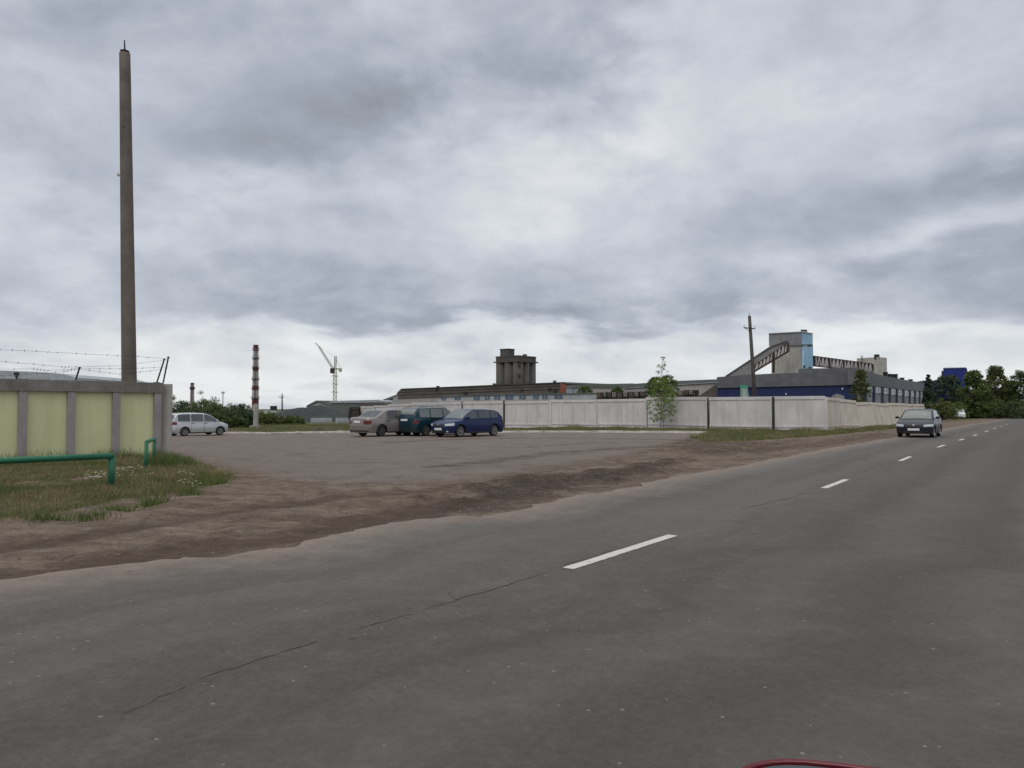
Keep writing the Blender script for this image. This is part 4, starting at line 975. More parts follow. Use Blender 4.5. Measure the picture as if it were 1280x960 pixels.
# grey halls behind the stone heap
pl = Plane(380, 160, 500, 160); r_ = bld('storage_hall', 440, 160, 'low grey hall with a pale roof edge behind the stone heap')
bm = bmesh.new(); face_on(bm, pl, [(413,503.5),(475,502.5),(475,525),(413,525)], 0, 15); wobj('wall', bm, M['greenroof'], r_)
bm = bmesh.new(); face_on(bm, pl, [(412,504),(412,502.6),(416,501.2),(474,499.6),(476,501.5),(476,502.9)], .2, 16); wobj('roof', bm, M['zinc'], r_)
bm = bmesh.new(); face_on(bm, pl, [(450,505.5),(484,505),(497,504),(497,525),(450,525)], 1.5, 1.45); wobj('annex_wall', bm, M['palewall'], r_)
bm = bmesh.new(); face_on(bm, pl, [(449,506),(449,503.8),(478,503.3),(487,505.5)], 1.8, 4); wobj('annex_roof', bm, M['slate'], r_)
pl = Plane(380, 175, 420, 172); r_ = bld('gabled_shed', 398, 174, 'shed with a dark gable roof peeking over the stone heap', 'shed')
bm = bmesh.new(); face_on(bm, pl, [(383,507.5),(395,501.6),(413,508),(413,520),(383,520)], 0, 10); wobj('wall', bm, M['whitewall'], r_)
bm = bmesh.new(); face_on(bm, pl, [(382.6,507.2),(395,500.6),(417,501.2),(417,502),(414,508),(396.5,502.2),(383,508)], .3, 12); wobj('roof', bm, M['greenroof'], r_)
pl = Plane(470, 208, 500, 209); r_ = bld('gabled_shed', 485, 208, 'pale gable end touching the left end of the long dark hall', 'shed')
bm = bmesh.new(); face_on(bm, pl, [(474,502.5),(497,493.6),(499,515),(474,515)], 0, 8); wobj('wall', bm, M['zinc'], r_)
bm = bmesh.new(); face_on(bm, pl, [(473,502.6),(473,501.6),(497,492.6),(497,493.7)], .3, 8.5); wobj('roof', bm, M['greenroof'], r_)
bm = bmesh.new(); face_on(bm, pl, [(486,499.4),(491,497.6),(491,499.5),(486,501.3)], .08, .1); wobj('window', bm, M['iron'], r_)
r_ = bld('water_tank', 342, 170, 'small dark water tank on a pale base left of the stone heap', 'tank'); S = 170/F
hz = lambda py: ztop(py, 170)-r_.location.z
bm = bmesh.new(); tube(bm, [(0,0,hz(513)),(0,0,hz(508))], .75, 14); tube(bm, [(0,0,hz(508)),(0,0,hz(507.4))], [.85,.8], 14); obj('tank', bm, M['iron'], r_)
bm = bmesh.new(); box(bm, (-.6,0,(hz(513))/2), (2.6,1.6,hz(513))); obj('base', bm, M['whitewall'], r_)

# factory hall
PF = Plane(897, 113, 1071, 105); PS = Plane(1071, 105, 1155, 163)
r_ = bld('factory_hall', 1000, 110, 'factory hall with dark grey top, deep blue front band and blue side pilasters', 'factory')
bm = bmesh.new(); face_on(bm, PF, [(896,471.3),(912,470.2),(925,469),(965,467),(998.5,466.2),(998.5,460.8),(1071,459.6),(1071,481),(896,485)], .25, 1.2)
wobj('fascia', bm, M['fascia'], r_)
bm = bmesh.new(); face_on(bm, PF, [(897,484.6),(1071,480.6),(1071,515),(897,515)], 0, 1.0); wobj('wall', bm, M['blue'], r_)
bm = bmesh.new(); A_ = PF.pt(897,471.8); B_ = PF.pt(1071,462); C_ = PS.pt(1155,480)
b0 = [Vector((A_.x+2.0,A_.y+1.2,0)), Vector((B_.x-.4,B_.y+1.8,0)), Vector((C_.x-1.6,C_.y-1,0)), Vector((A_.x+30,A_.y+75,0))]
zt_ = A_.z-1.0
prism(bm, [Vector((v.x, v.y, -.3)) for v in b0], Vector((0,0,zt_+.3))); wobj('inner_block', bm, M['gallery'], r_)
bm = bmesh.new(); face_on(bm, PF, [(873,495.5),(897,479),(897,505),(873,505)], -.6, 6); wobj('lean_to', bm, M['slate'], r_)
bm = bmesh.new(); face_on(bm, PS, [(1071,459.8),(1100,468.6),(1130,474.6),(1155,478.8),(1155,489.4),(1130,487),(1100,483.5),(1071,480.6)], .25, 1.2); wobj('fascia', bm, M['fascia'], r_)
bm = bmesh.new(); face_on(bm, PS, [(1071,480.6),(1100,483.5),(1130,487),(1155,489.4),(1155,513),(1071,515)], 0, 1.0); wobj('wall', bm, M['towergrey'], r_)
pil = [1083,1093.5,1104,1113.2,1122,1130,1138,1144.5,1150.3,1155]
sidey = lambda x_: np.interp(x_, [1071,1100,1130,1155], [480.6,483.5,487,489.4])
for x_ in pil:
    w_ = np.interp(x_, [1083,1155], [1.0,.5]); bm = bmesh.new(); face_on(bm, PS, R4(x_-w_,sidey(x_)+.1,x_+w_,514), .22, .3); wobj('pilaster', bm, M['navy'] if x_ != 1093.5 else M['blue'], r_)
for a, b in zip(pil, pil[1:]):
    a += 1.2; b -= 1.1; bm = bmesh.new(); face_on(bm, PS, [(a,sidey(a)+.6),(b,sidey(b)+.6),(b,sidey(b)+7.4),(a,sidey(a)+8.6)], .08, .1); wo = wobj('window', bm, M['glazing'], r_)
    bm = bmesh.new(); m_ = (a+b)/2
    face_on(bm, PS, R4(m_-.12,sidey(m_)+.6,m_+.12,sidey(m_)+8), .12, .06); face_on(bm, PS, [(a,sidey(a)+4),(b,sidey(b)+3.8),(b,sidey(b)+4.2),(a,sidey(a)+4.5)], .12, .06)
    bmesh.ops.translate(bm, verts=bm.verts, vec=-r_.location); obj('glazing_bar', bm, M['trusswhite'], wo)
bm = bmesh.new()
for x_ in (1032,1033.2): face_on(bm, PF, R4(x_,482,x_+.25,500), .05, .1)
wobj('seam', bm, M['navy'], r_)
for x_, y_ in ((1053,486),(982.5,492.5)):
    bm = bmesh.new(); face_on(bm, PF, R4(x_-.7,y_-1.2,x_+.7,y_+1.2), .3, .28); wobj('wall_lamp', bm, M['lamp'], r_)
bm = bmesh.new(); face_on(bm, PF, [(1040,494.5),(1047,492),(1055,495),(1056,500),(1040,500)], 1.5, 1.4); wobj('porch', bm, M['towergrey'], r_)
for x_, y_, w_, h_ in ((1109,468.6,2,3.6),(1113.5,469.4,1.6,2.2),(1117.5,470.6,1.4,3.2),(1121.5,471.4,1.6,4),(1129.5,473.8,1.8,1.8),(1140,475.6,1.8,1.6)):
    bm = bmesh.new(); face_on(bm, PS, R4(x_-w_/2,y_-h_,x_+w_/2,y_+2), -.3, .5); face_on(bm, PS, R4(x_-w_*.7,y_-h_,x_+w_*.7,y_-h_+.8), -.2, .6); wobj('roof_vent', bm, M['iron'], r_)
# green board on the hall
pl = Plane(925, 100, 936, 100); r_ = bld('sign_board', 930, 100, 'mint green board with a pale lower picture left of the utility pole', 'sign')
bm = bmesh.new(); face_on(bm, pl, [(925.5,481),(934.5,481.5),(935,485),(925.3,485)], 0, .15); wobj('header', bm, M['mint'], r_)
bm = bmesh.new(); face_on(bm, pl, [(925.8,485),(934.5,485),(936.5,497),(925.8,497)], 0, .12); wobj('picture', bm, M['mintpale'], r_)
bm = bmesh.new(); face_on(bm, pl, [(929,486.5),(931.5,486),(932.5,493),(934,496.5),(928.5,496.5)], .05, .05); wobj('figure', bm, M['trusswhite'], r_)
for x_ in (926.5,935): bm = bmesh.new(); face_on(bm, pl, R4(x_-.3,497,x_+.3,524), -.02, .1); wobj('leg', bm, M['iron'], r_)

# conveyor tower
PT = Plane(961, 150, 1005, 140); PTs = Plane(1005, 140, 1016, 153)
r_ = bld('conveyor_tower', 988, 148, 'pale tower with a sky blue right side where the inclined gallery ends', 'tower')
def quad_tower(bm, x0, x1, x2, ys, ym, ye, yb, pf, psd, proud=0):   # block with two visible faces, closed by its back corner
    a0, a1 = pf.pt(x0, ys, proud), pf.pt(x1, ym, proud); a2 = psd.pt(x2, ye); a3 = a0+(a2-a1)
    z_ = (a0.z+a1.z)/2
    zb = pf.pt(x1, yb).z
    prism(bm, [Vector((v.x, v.y, zt2)) for v, zt2 in ((a0,a0.z),(a1,a1.z),(a2,a2.z),(a3,a0.z))], Vector((0,0,zb-a1.z)))
bm = bmesh.new(); quad_tower(bm, 961, 1005, 1015.8, 417.2, 415, 416.2, 431.5, PT, PTs, .3); wobj('head_room', bm, M['towergrey'], r_)
bm = bmesh.new(); quad_tower(bm, 964, 1005, 1015.6, 431, 431, 431, 490, PT, PTs, 0); wobj('shaft', bm, M['tower'], r_)
bm = bmesh.new(); face_on(bm, PTs, [(1005,414.8),(1015.8,417.5),(1015.8,430.4),(1005,430.4)], .35, .3); face_on(bm, PTs, [(1005,433.4),(1016.4,433.4),(1016.4,459),(1005,461)], .35, .3); wobj('side_cladding', bm, M['skyblue'], r_)
bm = bmesh.new(); face_on(bm, PTs, R4(1005.2,430.4,1016.0,433.4), .1, .3); wobj('slot', bm, M['iron'], r_)
bm = bmesh.new(); face_on(bm, PTs, [(1005,414),(1016.2,416.8),(1016.2,417.6),(1005,415)], .6, .5); face_on(bm, PT, [(960.7,417.2),(960.7,416.4),(1005,414),(1005,415)], .5, .4); wobj('roof_edge', bm, M['trusswhite'], r_)
bm = bmesh.new(); face_on(bm, PT, R4(1001,412,1005,415), -.5, .7); wobj('roof_vent', bm, M['iron'], r_)
for x_,y_ in ((1006.2,457.5),(1013,459.5)): bm = bmesh.new(); face_on(bm, PTs, R4(x_-.6,y_-1,x_+.6,y_+2.6), .6, .2); wobj('handrail_post', bm, M['iron'], r_)
# inclined gallery
pg = Plane(913, 141, 986, 138.5); r_ = bld('inclined_gallery', 950, 140, 'inclined grey conveyor gallery climbing to the pale tower with a lattice side', 'conveyor')
bm = bmesh.new(); face_on(bm, pg, [(908,469.5),(962,434),(985,425.8),(985.5,430),(944,457.5),(944,468),(925,471)], .2, 3.2); wobj('cladding', bm, M['gallery'], r_)
bm = bmesh.new(); face_on(bm, pg, [(907,469.5),(962,433.2),(985,425),(985,425.9),(962,434.4),(908,470)], .5, 3.6); wobj('roof_edge', bm, M['slate'], r_)
bm = bmesh.new(); lo0, lo1 = (944,463), (985,439.5); up0, up1 = (944,456.3), (985,428.8)
up0, lo0 = (943.5,457), (943.5,464)
P_ = lambda q, o_=.3: pg.pt(q[0], q[1], o_)
lerp2 = lambda a, b, t: (a[0]+(b[0]-a[0])*t, a[1]+(b[1]-a[1])*t)
bar(bm, P_(up0), P_(up1), .28); bar(bm, P_(lo0), P_(lo1), .34); nn = 9
for i in range(nn+1):
    t = i/nn; bar(bm, P_(lerp2(up0,up1,t)), P_(lerp2(lo0,lo1,t)), .22)
for t in (.55,): 
    for dt in (0,.03): bar(bm, P_(lerp2(up0,up1,t+dt),.5), pg.pt(lerp2(lo0,lo1,t+dt)[0],466,.5), .3)
bar(bm, P_(up1,.4), P_(lo1,.4), .5); wobj('truss', bm, M['truss'], r_)
bm = bmesh.new()
for i in range(nn):
    t = i/nn; bar(bm, P_(lerp2(lo0,lo1,t+.01),.36), P_(lerp2(up0,up1,t+1/nn-.03),.36), .20); bar(bm, P_(lerp2(lo0,lo1,t+.06),.36), P_(lerp2(up0,up1,t+.10),.36), .16)
wobj('diagonals', bm, M['trusswhite'], r_)
bm = bmesh.new(); face_on(bm, pg, [up0, up1, lo1, lo0], -.8, .2); wobj('inner_wall', bm, M['truss'], r_)
# level gallery to the right
pg = Plane(1017, 152, 1090, 172); r_ = bld('level_gallery', 1052, 162, 'long lattice conveyor gallery between the two pale towers', 'conveyor')
up0, up1, lo0, lo1 = (1017,445.6), (1090,455.2), (1017,456.6), (1090,465)
bm = bmesh.new(); face_on(bm, pg, [(1016.5,444.4),(1090.5,454.2),(1090.5,456),(1016.5,446.4)], .5, 4); face_on(bm, pg, [up0, up1, lo1, lo0], -1.0, 1.5); wobj('enclosure', bm, M['truss'], r_)
bm = bmesh.new(); bar(bm, P_(lo0), P_(lo1), .4); nn = 16
for i in range(nn+1): bar(bm, P_(lerp2(up0,up1,i/nn)), P_(lerp2(lo0,lo1,i/nn)), .22 if i % 4 else .6)
wobj('truss', bm, M['truss'], r_)
bm = bmesh.new()
for i in range(nn):
    t = i/nn; bar(bm, P_(lerp2(lo0,lo1,t+.008),.4), P_(lerp2(up0,up1,t+.026),.4), .26); bar(bm, P_(lerp2(lo0,lo1,t+.056),.4), P_(lerp2(up0,up1,t+.032),.4), .24)
    if i % 3 != 1: bar(bm, P_(lerp2(lo0,lo1,t+.03),.38), P_(lerp2(up0,up1,t+.03),.38), .3)
wobj('diagonals', bm, M['trusswhite'], r_)
# second tower
r_ = bld('transfer_tower', 1090, 182, 'smaller plain pale tower at the right end of the lattice gallery', 'tower')
pa_, pb_ = Plane(1071,190,1094,178), Plane(1094,178,1108.5,186)
bm = bmesh.new(); quad_tower(bm, 1071, 1098, 1108.5, 448, 446.3, 447.3, 480, Plane(1071,190,1098,182), Plane(1098,182,1108.5,190)); wobj('shaft', bm, M['tower'], r_)
bm = bmesh.new(); box(bm, Plane(1071,190,1098,182).pt(1101,445.5)+Vector((0,2,0)), (.9,.9,1.2)); wobj('roof_vent', bm, M['iron'], r_)
bm = bmesh.new(); face_on(bm, Plane(1071,190,1098,182), R4(1076.5,444.5,1077.3,466), .3, .2); wobj('downpipe', bm, M['towergrey'], r_)
# blue building behind the trees
r_ = bld('blue_block', 1190, 205, 'tall royal blue factory block behind the roadside trees', 'building'); pl = Plane(1178,205,1210,202)
bm = bmesh.new(); face_on(bm, pl, [(1179,460.2),(1207.5,459.6),(1209,461),(1209,520),(1179,520)], 0, 10); wobj('wall', bm, M['brightblue'], r_)
bm = bmesh.new(); face_on(bm, pl, [(1179,459.6),(1207.6,459.0),(1207.6,459.8),(1179,460.4)], .2, 10.4); wobj('roof_edge', bm, M['trusswhite'], r_)
bm = bmesh.new(); face_on(bm, pl, [(1176.8,463.6),(1179,463.6),(1179,520),(1176.8,520)], -.5, 8); wobj('side_shaft', bm, M['navy'], r_)
r_ = bld('low_blue_block', 1166, 195, 'lower dark and blue block between the hall and the tall blue block', 'building'); pl = Plane(1154,195,1178,193.6)
bm = bmesh.new(); face_on(bm, pl, [(1154,475.6),(1166,475.4),(1166,520),(1154,520)], 0, 12); wobj('dark_wall', bm, M['navy'], r_)
bm = bmesh.new(); face_on(bm, pl, [(1166,475.8),(1172,474.6),(1178,474.8),(1178,520),(1166,520)], -.1, 12); wobj('blue_wall', bm, M['brightblue'], r_)
bm = bmesh.new(); face_on(bm, pl, R4(1173,480.5,1177,484.5), .1, .1); wobj('window', bm, M['glazing'], r_)
# kiosk near the small white car
r_ = bld('roadside_kiosk', 1207, 118, 'grey roadside kiosk with a pale flat roof behind the small white car', 'kiosk'); pl = Plane(1202,118,1212,117)
bm = bmesh.new(); face_on(bm, pl, R4(1204,511,1211.5,524), 0, 1.2); wobj('wall', bm, M['towergrey'], r_)
bm = bmesh.new(); face_on(bm, pl, R4(1202,509.3,1211.8,510.9), .3, 1.9); wobj('roof', bm, M['zinc'], r_)

# ------------------------------------------------------------------ cars
def interp(prof, x): return float(np.interp(x, [a for a, _ in prof], [b for _, b in prof]))
def smooth_interp(prof, x):
    return (interp(prof, x-.05)+interp(prof, x)*2+interp(prof, x+.05))/4
def make_car(label, spec, paint, group=None, name='parked_car', detail=True, cat='car', lampm=None):
    L, W_, H_, wr = spec['L'], spec['W'], spec['H'], spec.get('wr', .30)
    xf, xr = spec['xf'], spec['xr']              # wheel axles
    top = spec['top']; roof = spec['roof']; sill = .19
    hw = W_/2; DF, DR, pw = .62, .42, 3.0
    root = empty(name); tag(root, label, cat, group)
    def q(x):
        if x > L/2-DF: t = (x-(L/2-DF))/DF; return max(0, 1-t**pw)**(1/pw) if t < 1 else 0
        if x < -L/2+DR: t = (-L/2+DR-x)/DR; return max(0, 1-t**(pw+1))**(1/(pw+1)) if t < 1 else 0
        return 1-.02*abs(x)/(L/2)
    def wz(z): return hw*(1-.05*abs((z-.52)/.4)**2.2 if z > .52 else 1-.04*((.52-z)/.3)**2)
    def lean(x, z):
        e = max(0, abs(x)/(L/2)-.78)/.22; return x-math.copysign(1, x)*e*((.10 if x > 0 else .012)*max(0,(z-.50)/.3)**2+.05*max(0,(.38-z)/.2)**2)
    def low(x):
        z = sill+.02*max(0, abs(x)-L/2+.5)
        for c_ in (xf, xr):
            r2 = (wr+.055)**2-(x-c_)**2
            if r2 > 0: z = max(z, wr+math.sqrt(r2)-.0)
        return z
    tp = lambda x: smooth_interp(top, x)
    stn = sorted(set([round(-L/2+DR*(1-math.cos(a))/1, 4) for a in np.linspace(0, math.pi/2, 9)]+[round(L/2-DF*(1-math.cos(a)), 4) for a in np.linspace(0, math.pi/2, 10)]+[round(v, 4) for v in np.arange(-L/2+DR, L/2-DF, .045)]))
    def surf(x, z, off=0.0, s=1):
        y = (wz(z)*q(x)+off); return Vector((lean(x, z), s*y, z))
    bm = bmesh.new(); prev = None
    for x in stn:
        zl, zt_ = low(x), max(tp(x), low(x)+.02); ring = []
        zs = [zl+(zt_-.045-zl)*k/6 for k in range(7)]
        half = [(wz(z)*q(x), z) for z in zs]+[((wz(zt_)*q(x))*.955, zt_-.012)]+[((wz(zt_)*q(x))*k, zt_+.03*(1-k*k)) for k in (.85,.5,0)]
        ring = [bm.verts.new((lean(x, z), y, z)) for y, z in half]+[bm.verts.new((lean(x, z), -y, z)) for y, z in half[-2::-1]]
        if prev:
            for a in range(len(ring)-1): bm.faces.new((prev[a], prev[a+1], ring[a+1], ring[a]))
        prev = ring
    bmesh.ops.remove_doubles(bm, verts=bm.verts, dist=.0008)
    obj('body', bm, paint, root, smooth=True)
    # cabin
    xc0, xc1 = roof[-1][0], roof[0][0]; rz_ = lambda x: smooth_interp(roof, x)
    rw = hw-spec.get('tumble', .17)
    def cy_(x, z):
        b = tp(x); t = min(1, max(0, (z-b)/(H_-b))); return ((hw*.955)*(1-t)+rw*t)*(1-.05*((x-(xc0+xc1)/2)/((xc0-xc1)/2))**2)*(min(1, .985*q(x)/.93) if x < -L/2+DR else 1)
    def ctop(x, k): return rz_(x)-.045*abs(k)**4
    bm = bmesh.new(); prev = None; sts = np.linspace(xc1, xc0, 44)
    for x in sts:
        zt_ = max(rz_(x), tp(x)-.02); ye = cy_(x, zt_-.045); ring = []
        zs = [tp(x)-.03+(zt_-.045-(tp(x)-.03))*k/4 for k in range(5)]
        half = [(cy_(x, z), z) for z in zs]+[(ye*k, zt_-.045*k**4) for k in (.93,.8,.5,0)]
        ring = [bm.verts.new((x, y, z)) for y, z in half]+[bm.verts.new((x, -y, z)) for y, z in half[-2::-1]]
        if prev:
            for a in range(len(ring)-1): bm.faces.new((prev[a], prev[a+1], ring[a+1], ring[a]))
        prev = ring
    obj('roof', bm, paint, root, smooth=True)
    def strip(lo, hi, x0, x1, off, fn, s, n_=12):
        bm = bmesh.new(); pr = None
        for x in np.linspace(x0, x1, n_):
            a, b = lo(x), hi(x)
            if b-a < .02: pr = None; continue
            c_ = [bm.verts.new((fn(x, a+(b-a)*k/4)[0], s*(fn(x, a+(b-a)*k/4)[1]+off), a+(b-a)*k/4)) for k in range(5)]
            if pr:
                for k in range(4): bm.faces.new((pr[k], pr[k+1], c_[k+1], c_[k]))
            pr = c_
        return bm
    cf = lambda x, z: (x, cy_(x, z)); bf = lambda x, z: (lean(x, z), wz(z)*q(x))
    for s in (1, -1):
        for (a, b) in spec['win']:
            lo_ = lambda x: tp(x)+.015; hi_ = lambda x: min(rz_(x)-.085, H_-.095)
            obj('side_window', strip(lo_, hi_, a, b, .006, cf, s, 20), spec.get('glass', M['carglass']), root, smooth=True)
        for (a, b) in spec['doors']:
            g_ = obj('door', strip(lambda x: low(x)+.045, lambda x: tp(x)-.055, a+.012, b-.012, .007, bf, s, 20), paint, root, smooth=True)
            obj('gap', strip(lambda x: low(x)+.03, lambda x: tp(x)-.045, a, b, .003, bf, s, 20), M['gap'], g_)
            bm = bmesh.new(); zh = tp(a)-.13; y_ = wz(zh)*q(a+.12)+.02; box(bm, (a+.14, s*y_, zh), (.17,.03,.03)); obj('handle', bm, spec.get('handle', M['plastic']), g_)
        obj('sill_trim', strip(lambda x: sill-.01, lambda x: sill+.07, xr+wr+.08, xf-wr-.08, .009, bf, s), M['plastic'], root)
        if detail:
            bm = bmesh.new(); xm = spec['mirror']; zm = tp(xm)+.05
            bmesh.ops.create_icosphere(bm, subdivisions=2, radius=1, matrix=Matrix.Translation((xm, s*(hw+.07), zm+.03))@Matrix.Diagonal((.06,.10,.07,1))); bar(bm, (xm, s*(hw-.07), zm-.02), (xm, s*(hw+.03), zm), .04)
            obj('mirror', bm, spec.get('mirrormat', paint), root, smooth=True)
    def wind(x0, x1, kmax, mat_, name_):
        bm = bmesh.new(); pr = None
        for x in np.linspace(x0, x1, 12):
            ye = cy_(x, max(rz_(x),tp(x))-.045); nrm = Vector((-(rz_(x+.02)-rz_(x-.02))/.04, 0, 1)).normalized()*.008
            c_ = [bm.verts.new(Vector((x, ye*k, rz_(x)-.045*abs(k)**4))+nrm) for k in np.linspace(-kmax, kmax, 9)]
            if pr:
                for k in range(8): bm.faces.new((pr[k], pr[k+1], c_[k+1], c_[k]))
            pr = c_
        obj(name_, bm, mat_, root, smooth=True)
    wind(spec['ws'][0], spec['ws'][1], .88, M['carglass2'], 'windscreen'); wind(spec['rw'][0], spec['rw'][1], .84, spec.get('rglass', M['carglass']), 'rear_window')
    # front and rear fittings follow the surface by y
    def fpt(y, z, end, off):
        D_, e_ = (DF, pw) if end > 0 else (DR, pw+1)
        k = min(.995, abs(y)/wz(z)); t = (1-k**e_)**(1/e_); x = end*(L/2-D_+D_*t); v = Vector((lean(x, z), y, z))
        nx_ = Vector((end*t**(e_-1)/D_, math.copysign(k**(e_-1)/wz(z), y), 0)).normalized() if k > .01 else Vector((end,0,0))
        return v+nx_*off
    def patch(name_, y0, y1, z0a, z1a, z0b, z1b, end, mat_, off=.010, n_=8, parent=root):
        bm = bmesh.new(); pr = None
        for i in range(n_+1):
            t = i/n_; y = y0+(y1-y0)*t; z0 = z0a+(z0b-z0a)*t; z1 = z1a+(z1b-z1a)*t
            c_ = [bm.verts.new(fpt(y, z0+(z1-z0)*k/3, end, off)) for k in range(4)]
            if pr:
                for k in range(3): bm.faces.new((pr[k], pr[k+1], c_[k+1], c_[k]))
            pr = c_
        return obj(name_, bm, mat_, parent, smooth=True)
    zf = spec['lampz']; zr = spec['tailz']
    for s in (1, -1):
        patch('headlight', s*hw*.52, s*hw*.965, zf[0]+.01, zf[1]-.01, zf[0]+.03, zf[1]+.04, 1, lampm or M['lamp'])
        patch('tail_light', s*hw*spec.get('tin',.70), s*hw*.985, zr[0], zr[1], zr[0], zr[1], -1, M['red'])
        if detail: patch('fog_lamp', s*hw*.62, s*hw*.74, .26, .33, .26, .33, 1, M['lamp'] if spec.get('fog') else M['plastic'])
    patch('grille', -hw*.44, hw*.44, zf[0]+.0, zf[1]-.02, zf[0]+.0, zf[1]-.02, 1, M['plastic'], .008)
    patch('lower_grille', -hw*.55, hw*.55, .23, .33, .23, .33, 1, M['plastic'], .008)
    patch('number_plate', -.26, .26, spec.get('fpz',.42), spec.get('fpz',.42)+.11, spec.get('fpz',.42), spec.get('fpz',.42)+.11, 1, M['plate'], .018)
    patch('number_plate', -.26, .26, spec['rpz'], spec['rpz']+.11, spec['rpz'], spec['rpz']+.11, -1, M['plate'], .018)
    patch('bumper_trim', -hw*.93, hw*.93, .27, .33, .27, .33, -1, M['plastic'], .010, 14)
    patch('tailgate_seam', -hw*.80, hw*.80, .50, .512, .50, .512, -1, M['gap'], .008, 10)
    patch('badge', -.045, .045, zf[1]-.06, zf[1]+.0, zf[1]-.06, zf[1]+.0, 1, M['rim'], .022, 2)
    bm = bmesh.new(); box(bm, (0,0,.36), (L-.7, W_-.50, .34)); box(bm, (0,0,.26), (L-.5, W_-.7, .12)); box(bm, ((xf+xr)/2,0,.30), (xf-xr-2*wr-.25, W_-.16, .18)); obj('underbody', bm, M['under'], root)
    for xw in (xf, xr):
        for s in (1, -1):
            yo = s*(hw-.035); yi = s*(hw-.22); bm = bmesh.new()
            sec = [(yi, wr*.92), (yi+s*.02, wr), (yo-s*.03, wr), (yo-s*.005, wr*.95), (yo, wr*.82), (yo-s*.012, wr*.66), (yi+s*.04, wr*.62)]
            rg = [[bm.verts.new((xw+r_*math.cos(a), y, wr+r_*math.sin(a))) for a in np.linspace(0, 2*math.pi, 25)[:-1]] for y, r_ in sec]
            for a, b in zip(rg, rg[1:]):
                for k in range(24): bm.faces.new((a[k], a[(k+1)%24], b[(k+1)%24], b[k]))
            bm.faces.new(rg[0]); wh = obj('wheel', bm, M['tyre'], root, smooth=True)
            bm = bmesh.new(); ri = wr*.66
            rgs = [[bm.verts.new((xw+r_*math.cos(a), y, wr+r_*math.sin(a))) for a in np.linspace(0, 2*math.pi, 25)[:-1]] for y, r_ in ((yo-s*.006,ri),(yo-s*.012,ri*.86),(yo-s*.05,ri*.84))]
            for a, b in zip(rgs, rgs[1:]):
                for k in range(24): bm.faces.new((a[k], a[(k+1)%24], b[(k+1)%24], b[k]))
            ns_ = spec.get('spokes', 7)
            for k in range(ns_):
                a = 2*math.pi*k/ns_+.2; bar(bm, (xw+.03*math.cos(a), yo-s*.02, wr+.03*math.sin(a)), (xw+ri*.9*math.cos(a), yo-s*.014, wr+ri*.9*math.sin(a)), .045, .02)
            bmesh.ops.create_cone(bm, cap_ends=True, segments=12, radius1=.05, radius2=.05, depth=.03, matrix=Matrix.Translation((xw, yo-s*.02, wr))@Matrix.Rotation(math.pi/2,4,'X'))
            obj('rim', bm, spec.get('rimmat', M['rim']), wh)
            bm = bmesh.new(); bmesh.ops.create_cone(bm, cap_ends=True, segments=20, radius1=ri*.86, radius2=ri*.86, depth=.01, matrix=Matrix.Translation((xw, yo-s*.06, wr))@Matrix.Rotation(math.pi/2,4,'X')); obj('brake_disc', bm, M['rimdark'], wh)
    if spec.get('rails'):
        for s in (1,-1):
            bm = bmesh.new(); P = [(x, s*(rw-.10), rz_(x)+.035 if abs(t-.5) < .46 else rz_(x)-.0) for t, x in ((t, xc1+.35+(xc0-.75-xc1-.35)*t) for t in np.linspace(0,1,9))]; tube(bm, P, .015, 6); obj('roof_rail', bm, M['plastic'], root)
    if spec.get('antenna'):
        bm = bmesh.new(); xa = spec['antenna']; tube(bm, [(xa,0,rz_(xa)), (xa-.08,0,rz_(xa)+.13)], .012, 6); obj('antenna', bm, M['plastic'], root)
    return root
def place_car(root, heading, wheel_local, pixel, scale=1.0):
    ang = math.atan2(heading[1], heading[0]); P = G(*pixel); off = Matrix.Rotation(ang, 3, 'Z') @ (Vector((*wheel_local, 0))*scale)
    root.rotation_euler = (0,0,ang); o_ = P-off; root.location = (o_.x, o_.y, P.z+.006); root.scale = (scale,)*3

hatch = dict(L=4.18, W=1.70, H=1.45, wr=.305, xf=1.29, xr=-1.245, top=[(-2.09,.93),(-1.9,.96),(-1.2,.96),(0,.93),(.85,.92),(1.15,.88),(1.7,.80),(1.95,.72),(2.09,.62)],
   roof=[(-2.0,.93),(-1.92,1.05),(-1.62,1.34),(-1.35,1.41),(-.6,1.45),(0,1.45),(.30,1.40),(.75,1.17),(1.15,.90)], win=[(.02,1.0),(-.92,-.05),(-1.55,-1.0)], doors=[(.0,1.02),(-.95,-.02)],
   mirror=.82, ws=(.35,1.07), rw=(-1.93,-1.66), lampz=(.56,.68), tailz=(.66,.88), rpz=.62, spokes=6, fog=True, fpz=.36)
minivan = dict(L=4.40, W=1.79, H=1.65, wr=.315, xf=1.36, xr=-1.32, top=[(-2.2,1.02),(-1.9,1.04),(0,1.02),(1.1,1.0),(1.45,.95),(1.85,.86),(2.08,.74),(2.2,.64)],
   roof=[(-2.16,1.02),(-2.08,1.30),(-1.92,1.56),(-1.6,1.62),(-.5,1.65),(.2,1.62),(.65,1.50),(1.45,.97)], win=[(.12,1.25),(-.86,.05),(-1.82,-.93)], doors=[(.10,1.02),(-.88,.08)],
   mirror=1.05, ws=(.72,1.38), rw=(-2.11,-1.97), lampz=(.62,.76), tailz=(.80,1.0), tin=.72, rpz=.72, spokes=8, tumble=.14, fpz=.36)
